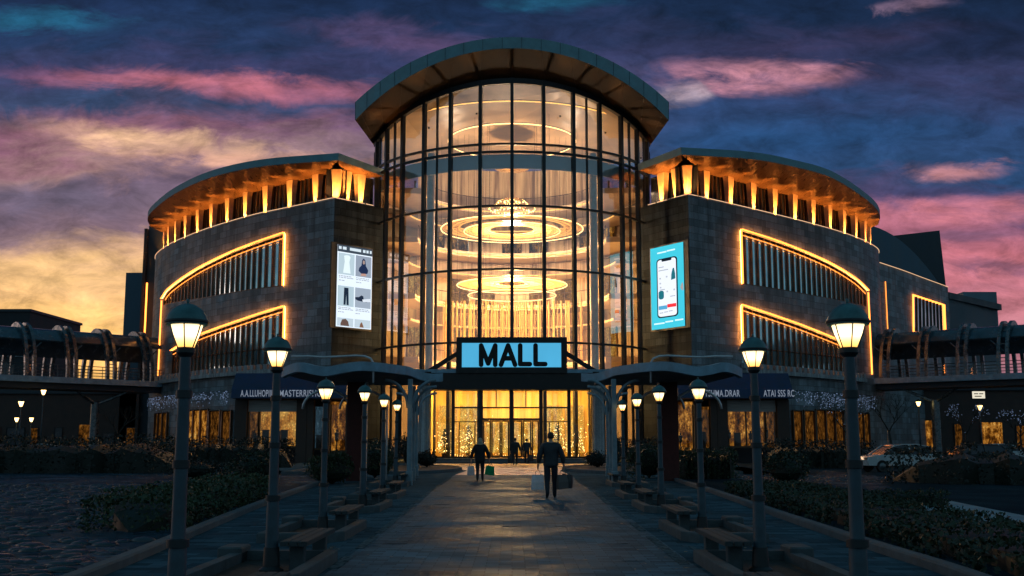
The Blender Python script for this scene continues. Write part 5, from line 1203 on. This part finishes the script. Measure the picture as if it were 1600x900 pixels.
# ------------------------------------------------------------------ parked cars
def car(label,x,y,rz,paint):
    T=thing('parked_car',label,'car',(0,0,0),'cars parked behind the hedges'); L=4.3
    prof=[(-2.1,.35),(-2.15,.62),(-2.05,.80),(-1.25,.90),(1.45,.93),(2.0,.86),(2.15,.60),(2.1,.32)]
    rows=[[(px,-y_*.88 if False else yy,pz) for px,pz in prof] for yy in (-.86,-.80,.80,.86)]
    rows=[[(px*(.985 if abs(yy)>.83 else 1),yy,pz if pz<.85 or abs(yy)<.83 else pz-.05) for px,pz in prof] for yy in (-.86,-.78,.78,.86)]
    MB().loft(rows,True,True).build('body',paint,T,True,sharp=35)
    cab=[(-1.30,.86),(-.55,1.36),(.55,1.42),(1.25,1.32),(1.85,.88)]; gr=[[(px*.97,yy*(.80 if k in (0,4) else .66),pz) for k,(px,pz) in enumerate(cab)] for yy in (-1,1)]
    MB().loft(gr,True,True).build('glasshouse',M['clere_glass'],T)
    rf=[[(px,yy,pz) for px,pz in ((-.62,1.35),(-.1,1.44),(.6,1.45),(1.28,1.34),(1.25,1.31),(.6,1.41),(-.1,1.40),(-.58,1.32))] for yy in (-.67,-.5,.5,.67)]; MB().loft(rf,True,True).build('roof',paint,T,True,sharp=35)
    pi=MB()
    for yy in (-1,1):
        for a,b in (((-1.28,.86),(-.56,1.36)),((.25,.9),(.22,1.40)),((1.83,.88),(1.24,1.33))): pi.bar((a[0],yy*.815,a[1]),(b[0],yy*.68,b[1]),.07,.06,(0,1,0))
    pi.build('pillar_frame',paint,T)
    for px in (-1.35,1.32):
        for yy in (-1,1):
            m=MB(); m.lathe([(.18,-.1),(.29,-.11),(.32,-.06),(.32,.06),(.29,.11),(.18,.1)],18); m.v=[(p[0]+px,yy*.78+p[2],p[1]+.32) for p in m.v]; w=m.build('wheel',M['black'],T,True,sharp=40)
            m=MB(); m.lathe([(.0,.112),(.17,.105),(.18,.09)],12); m.v=[(p[0]+px,yy*(.78+p[2]),p[1]+.32) for p in m.v]; m.build('rim',M['rail'],w,True)
    for yy in (-.62,.62):
        MB().box(-2.09,yy,.70,.12,.32,.13).build('headlight',M['rail'],T); MB().box(2.07,yy,.74,.10,.30,.14).build('tail_light',M['red_pier'],T)
    for yy in (-.93,.93): MB().box(-.75,yy,.98,.16,.12,.11).build('mirror',paint,T)
    T.location=(x,y,0); T.rotation_euler=(0,0,rz); return T
M['car_white']=pbr('white_car_paint',(.5,.54,.56),.25,.1,.05,1,coat=.6); M['car_grey']=pbr('grey_car_paint',(.12,.14,.16),.25,.4,.05,1,coat=.6); M['car_dark']=pbr('dark_car_paint',(.02,.022,.026),.22,.3,.05,1,coat=.6)
car('pale parked car behind the right nearest lamp pole',20.2,57.5,R(8),M['car_white'])
car('dark parked car just right of the pale car',25.0,59.5,R(4),M['car_dark'])
car('pale parked car farther back under the right skybridge',34.5,79,R(-6),M['car_white'])
car('grey parked car at the far right beside the hedge',41.5,82,R(-10),M['car_grey'])
car('pale parked car far left under the skybridge',-33.5,78,R(4),M['car_white'])
# ------------------------------------------------------------------ people
def skin_mesh(name,nodes,edges,mats,pick,parent,levels=2,extra=None):
    me=bpy.data.meshes.new('sk'); me.from_pydata([n[0] for n in nodes],edges,[]); o=bpy.data.objects.new('sk',me); COL.objects.link(o)
    md=o.modifiers.new('skin','SKIN'); md.use_smooth_shade=True
    for i,n in enumerate(nodes):
        sv=me.skin_vertices[0].data[i]; sv.radius=n[1] if hasattr(n[1],'__len__') else (n[1],n[1]); sv.use_root=(i==0)
    s=o.modifiers.new('sub','SUBSURF'); s.levels=levels; s.render_levels=levels
    bpy.context.view_layer.update(); dg=bpy.context.evaluated_depsgraph_get(); m2=bpy.data.meshes.new_from_object(o.evaluated_get(dg)); bpy.data.objects.remove(o)
    m2.name=name; m2.materials.clear()
    for m in mats: m2.materials.append(m)
    for p in m2.polygons: p.material_index=pick(p.center); p.use_smooth=True
    ob=bpy.data.objects.new(name,m2); COL.objects.link(ob); ob.parent=parent; return ob
M['skin']=pbr('skin',(.42,.25,.18),.55,0,.1,4); M['jeans']=pbr('dark_jeans',(.012,.016,.026),.8,0,.3,8); M['shoe']=pbr('dark_shoes',(.012,.011,.011),.5,0,.2,5)
M['coat_a']=pbr('dark_padded_jacket',(.016,.021,.028),.6,0,.5,5,.9,11); M['coat_b']=pbr('black_parka',(.012,.014,.016),.75,0,.5,5,.9,11); M['hair_dark']=pbr('dark_hair',(.012,.009,.008),.6,0,.3,20); M['hair_pale']=pbr('pale_hair',(.42,.36,.27),.6,0,.3,20,.4,60)
def person(label,x,y,h,coat,hair,hem=.80,arm=.30,stride=.22,hood=False,rz=0.0,hunch=0.0,mirror=1):
    k=h/1.79; T=thing('person',label,'person',(x,y,0)); f=mirror
    n=[];e=[]
    def V(p,r,par=None):
        n.append(((p[0]*f,p[1],p[2]),r)); i=len(n)-1
        if par is not None: e.append((par,i))
        return i
    pel=V((0,0,.95),(.175,.13)); wa=V((0,.01,1.10),(.14,.105),pel); chv=V((0,.0+hunch*.3,1.30),(.165,.115),wa); sh=V((0,.0+hunch*.5,1.44),(.12,.09),chv); ne=V((0,.02+hunch,1.52),(.055,.06),sh)
    h0=V((0,.045+hunch,1.575),(.06,.07),ne); h1=V((0,.05+hunch,1.65),(.075,.09),h0); h2=V((0,.045+hunch,1.72),(.072,.085),h1); V((0,.04+hunch,1.775),(.042,.05),h2); V((0,.15+hunch,1.635),.013,h1); 
    for s in (-1,1):
        a=V((s*.185,hunch*.4,1.42),(.062,.07),sh); el=V((s*(.185+arm*.42),-.03,1.16),.048,a); wr=V((s*(.19+arm*.62),.03,.915),.032,el); ha=V((s*(.19+arm*.64),.04,.85),(.022,.036),wr)
        pl=V((s*(.19+arm*.64),.045,.80),(.018,.034),ha)
        for j,(dy,ll) in enumerate(((-.028,.055),(-.010,.064),(.010,.060),(.028,.045))):
            k1=V((s*(.19+arm*.64)+s*.004,.045+dy,.775),.0095,pl); V((s*(.19+arm*.64)-s*.022,.045+dy,.775-ll*.55),.0085,k1)
        th=V((s*(.19+arm*.60),.085,.82),.011,ha); V((s*(.19+arm*.57),.10,.785),.009,th)
        d=s*stride
        hp=V((s*.095,0,.90),(.112,.12),pel); kn=V((s*.10,d*.42+.04,.50),(.074,.08),hp); an=V((s*.10,d*.9-.04,.10 if d>0 else .13),(.052,.056),kn); to=V((s*.11,d*.9+.11,.045 if d>0 else .04),(.042,.03),an); V((s*.112,d*.9+.17,.035),(.03,.022),to)
    def pick(c): return 2 if c.z<.13 else 1 if c.z<1.02 and abs(c.x)<.26 and c.z<.93 else 0
    b=skin_mesh('body',n,e,[M['skin'],M['jeans'],M['shoe']],pick,T)
    # jacket: follows the torso and arms, ends at hem and cuffs
    n=[];e=[]
    c0=V((0,0,hem),(.225,.165)); c1=V((0,.0,(hem+1.1)/2),(.225,.165),c0); c2=V((0,.01,1.12),(.215,.16),c1); c3=V((0,hunch*.3,1.30),(.235,.17),c2); c4=V((0,hunch*.5,1.43),(.19,.14),c3); c5=V((0,.01+hunch*.8,1.535),(.10,.10),c4)
    if hood: c6=V((0,-.03+hunch,1.56),(.12,.10),c5)
    for s in (-1,1):
        a=V((s*.205,hunch*.4,1.40),(.10,.10),c4); el=V((s*(.195+arm*.45),-.03,1.16),.080,a); V((s*(.19+arm*.60),.025,.93),.060,el)
    skin_mesh('jacket',n,e,[coat],lambda c:0,T)
    # hair over the back and crown of the head
    m=MB(); rows=[]
    for i in range(9):
        th=math.pi*.5*i/8*1.5; row=[]
        for j in range(18):
            ph=2*math.pi*j/18; fr=.72 if math.sin(ph)>.35 and i>4 else 1.0; rr=.088*min(1,math.sin(th)*1.05)*1.02; row.append((rr*math.cos(ph),.045+hunch+rr*1.15*math.sin(ph)*fr-.012,1.685+.108*math.cos(th)))
        rows.append(row)
    m.loft(rows,True); m.add(rows[0],[tuple(range(18))])
    if hair is M['hair_pale']: m.ball((0,-.03+hunch,1.60),.10,12,8,(1.1,.8,1.15))
    m.build('hair',hair,T,True,world=False)
    for s in (-1,1):
        m=MB().ball((s*.087,.05+hunch,1.645),.03,8,6,(.4,.7,1.0)); m.build('ear',M['skin'],T,True,world=False)
        m=MB().ball((s*.03,.128+hunch,1.67),.012,8,6); m.build('eye',M['car_white'],T,True,world=False)
    MB().box(0,.131+hunch,1.595,.045,.012,.010).build('mouth',M['red_pier'],T,world=False)
    if hood: 
        m=MB().tube([(.11*math.cos(a),-.02+hunch+.10*math.sin(a),1.545+.03*math.sin(a)) for a in [2*math.pi*q/16 for q in range(16)]],.035,8,True); m.build('fur_collar',M['hair_pale'],T,True,world=False)
    T.scale=(k,k,k); T.rotation_euler=(0,0,rz); return T,lambda s:Vector((x,y,0))+Matrix.Rotation(rz,3,'Z')@Vector((s*f*(.19+arm*.64)*k,.045*k,.765*k))
def bag(label,top,w,h,d,mat,rz=0.0,lean=0.0):
    x,y,z=top; T=thing('shopping_bag',label,'shopping bag',(x,y,z-h-.13),'shopping bags carried by the visitors'); z0=.0; m=MB()
    o=[(-w/2,-d/2),(w/2,-d/2),(w/2,d/2),(-w/2,d/2)]; rows=[[(a*1.04,b*1.1,z0) for a,b in o],[(a*1.0,b*.9+ (.012 if b>0 else -.012),z0+h*.5) for a,b in o],[(a*.90,b*.55,z0+h) for a,b in o]]
    m.loft(rows,True); m.add(rows[0],[(3,2,1,0)]); m.add([(a*.89,b*.5,z0+h-.006) for a,b in o],[(0,1,2,3)]); m.build('bag_body',mat,T,world=False)
    for b in (-1,1):
        MB().tube([(-w*.22,b*d*.27,z0+h-.01),(-w*.16,b*d*.15,z0+h+.08),(0,b*.012,z0+h+.135),(w*.16,b*d*.15,z0+h+.08),(w*.22,b*d*.27,z0+h-.01)],.005,5).build('handle',M['rail'],T,True,world=False)
    T.rotation_euler=(0,lean,rz); return T
def paper(name,col,tr):
    m,t,out=nt(name); a=N(t,'ShaderNodeBsdfDiffuse'); b=N(t,'ShaderNodeBsdfTranslucent'); mx=N(t,'ShaderNodeMixShader',i_0=tr); tc=N(t,'ShaderNodeTexCoord'); n=N(t,'ShaderNodeTexNoise',i_Scale=9.0,i_Detail=4.0); t.links.new(tc.outputs['Object'],n.inputs[0])
    r=ramp(t,[(.3,[c*.8 for c in col]),(.7,col)]); t.links.new(n.outputs[0],r.inputs[0])
    bp=N(t,'ShaderNodeBump',i_Strength=.5,i_Distance=.03); t.links.new(n.outputs[0],bp.inputs['Height'])
    for q in (a,b): t.links.new(r.outputs[0],q.inputs[0]); t.links.new(bp.outputs[0],q.inputs['Normal'])
    t.links.new(a.outputs[0],mx.inputs[1]); t.links.new(b.outputs[0],mx.inputs[2]); t.links.new(mx.outputs[0],out.inputs[0]); return m
M['bag_white']=paper('white_paper_bag',(.92,.94,.97),.5); M['bag_green']=paper('green_bag',(.05,.50,.22),.4); M['bag_black']=pbr('black_bag',(.012,.012,.014),.4,0,.2,5); M['bag_brown']=pbr('brown_grey_bag',(.09,.075,.07),.6,0,.2,5)
p=pixz(861,779,0); T,hand=person('man in dark jacket and jeans walking to the doors with bags in both hands',p.x,p.y,1.80,M['coat_a'],M['hair_dark'],.80,.26,.16)
bag('large white paper bag in the left hand of the walking man',hand(-1),.34,.40,.14,M['bag_white'],.05)
q=hand(1); bag('brown grey bag in the right hand of the walking man',q+Vector((-.04,-.06,0)),.30,.38,.13,M['bag_brown'],.5,-.06); bag('black bag held outermost in the right hand of the walking man',q+Vector((.06,.05,.01)),.30,.36,.14,M['bag_black'],-.35,.10)
p=pixz(750,752,0); T,hand=person('woman with pale hair in a dark parka carrying a white and a green bag',p.x,p.y,1.70,M['coat_b'],M['hair_pale'],.72,.30,.14,True)
bag('white bag in the left hand of the pale haired woman',hand(-1),.26,.36,.12,M['bag_white'],.4); bag('green bag in the right hand of the pale haired woman',hand(1),.34,.36,.14,M['bag_green'],-.2,.12)
p=pixz(805,727,0); T,hand=person('left figure of the distant dark dressed pair near the doors',p.x,p.y,1.84,M['coat_b'],M['hair_dark'],.72,.22,.12,False,0.0,.03)
bag('black bag carried on the left by the left figure of the distant pair',hand(-1),.36,.50,.14,M['bag_black'],.1)
p=pixz(823,724.5,0); T,hand=person('right figure of the distant dark dressed pair near the doors',p.x,p.y,1.82,M['coat_a'],M['hair_dark'],.80,.20,.2,False,0.0,.02,-1)
bag('black bag carried on the right by the right figure of the distant pair',hand(-1),.30,.46,.13,M['bag_black'],.1)
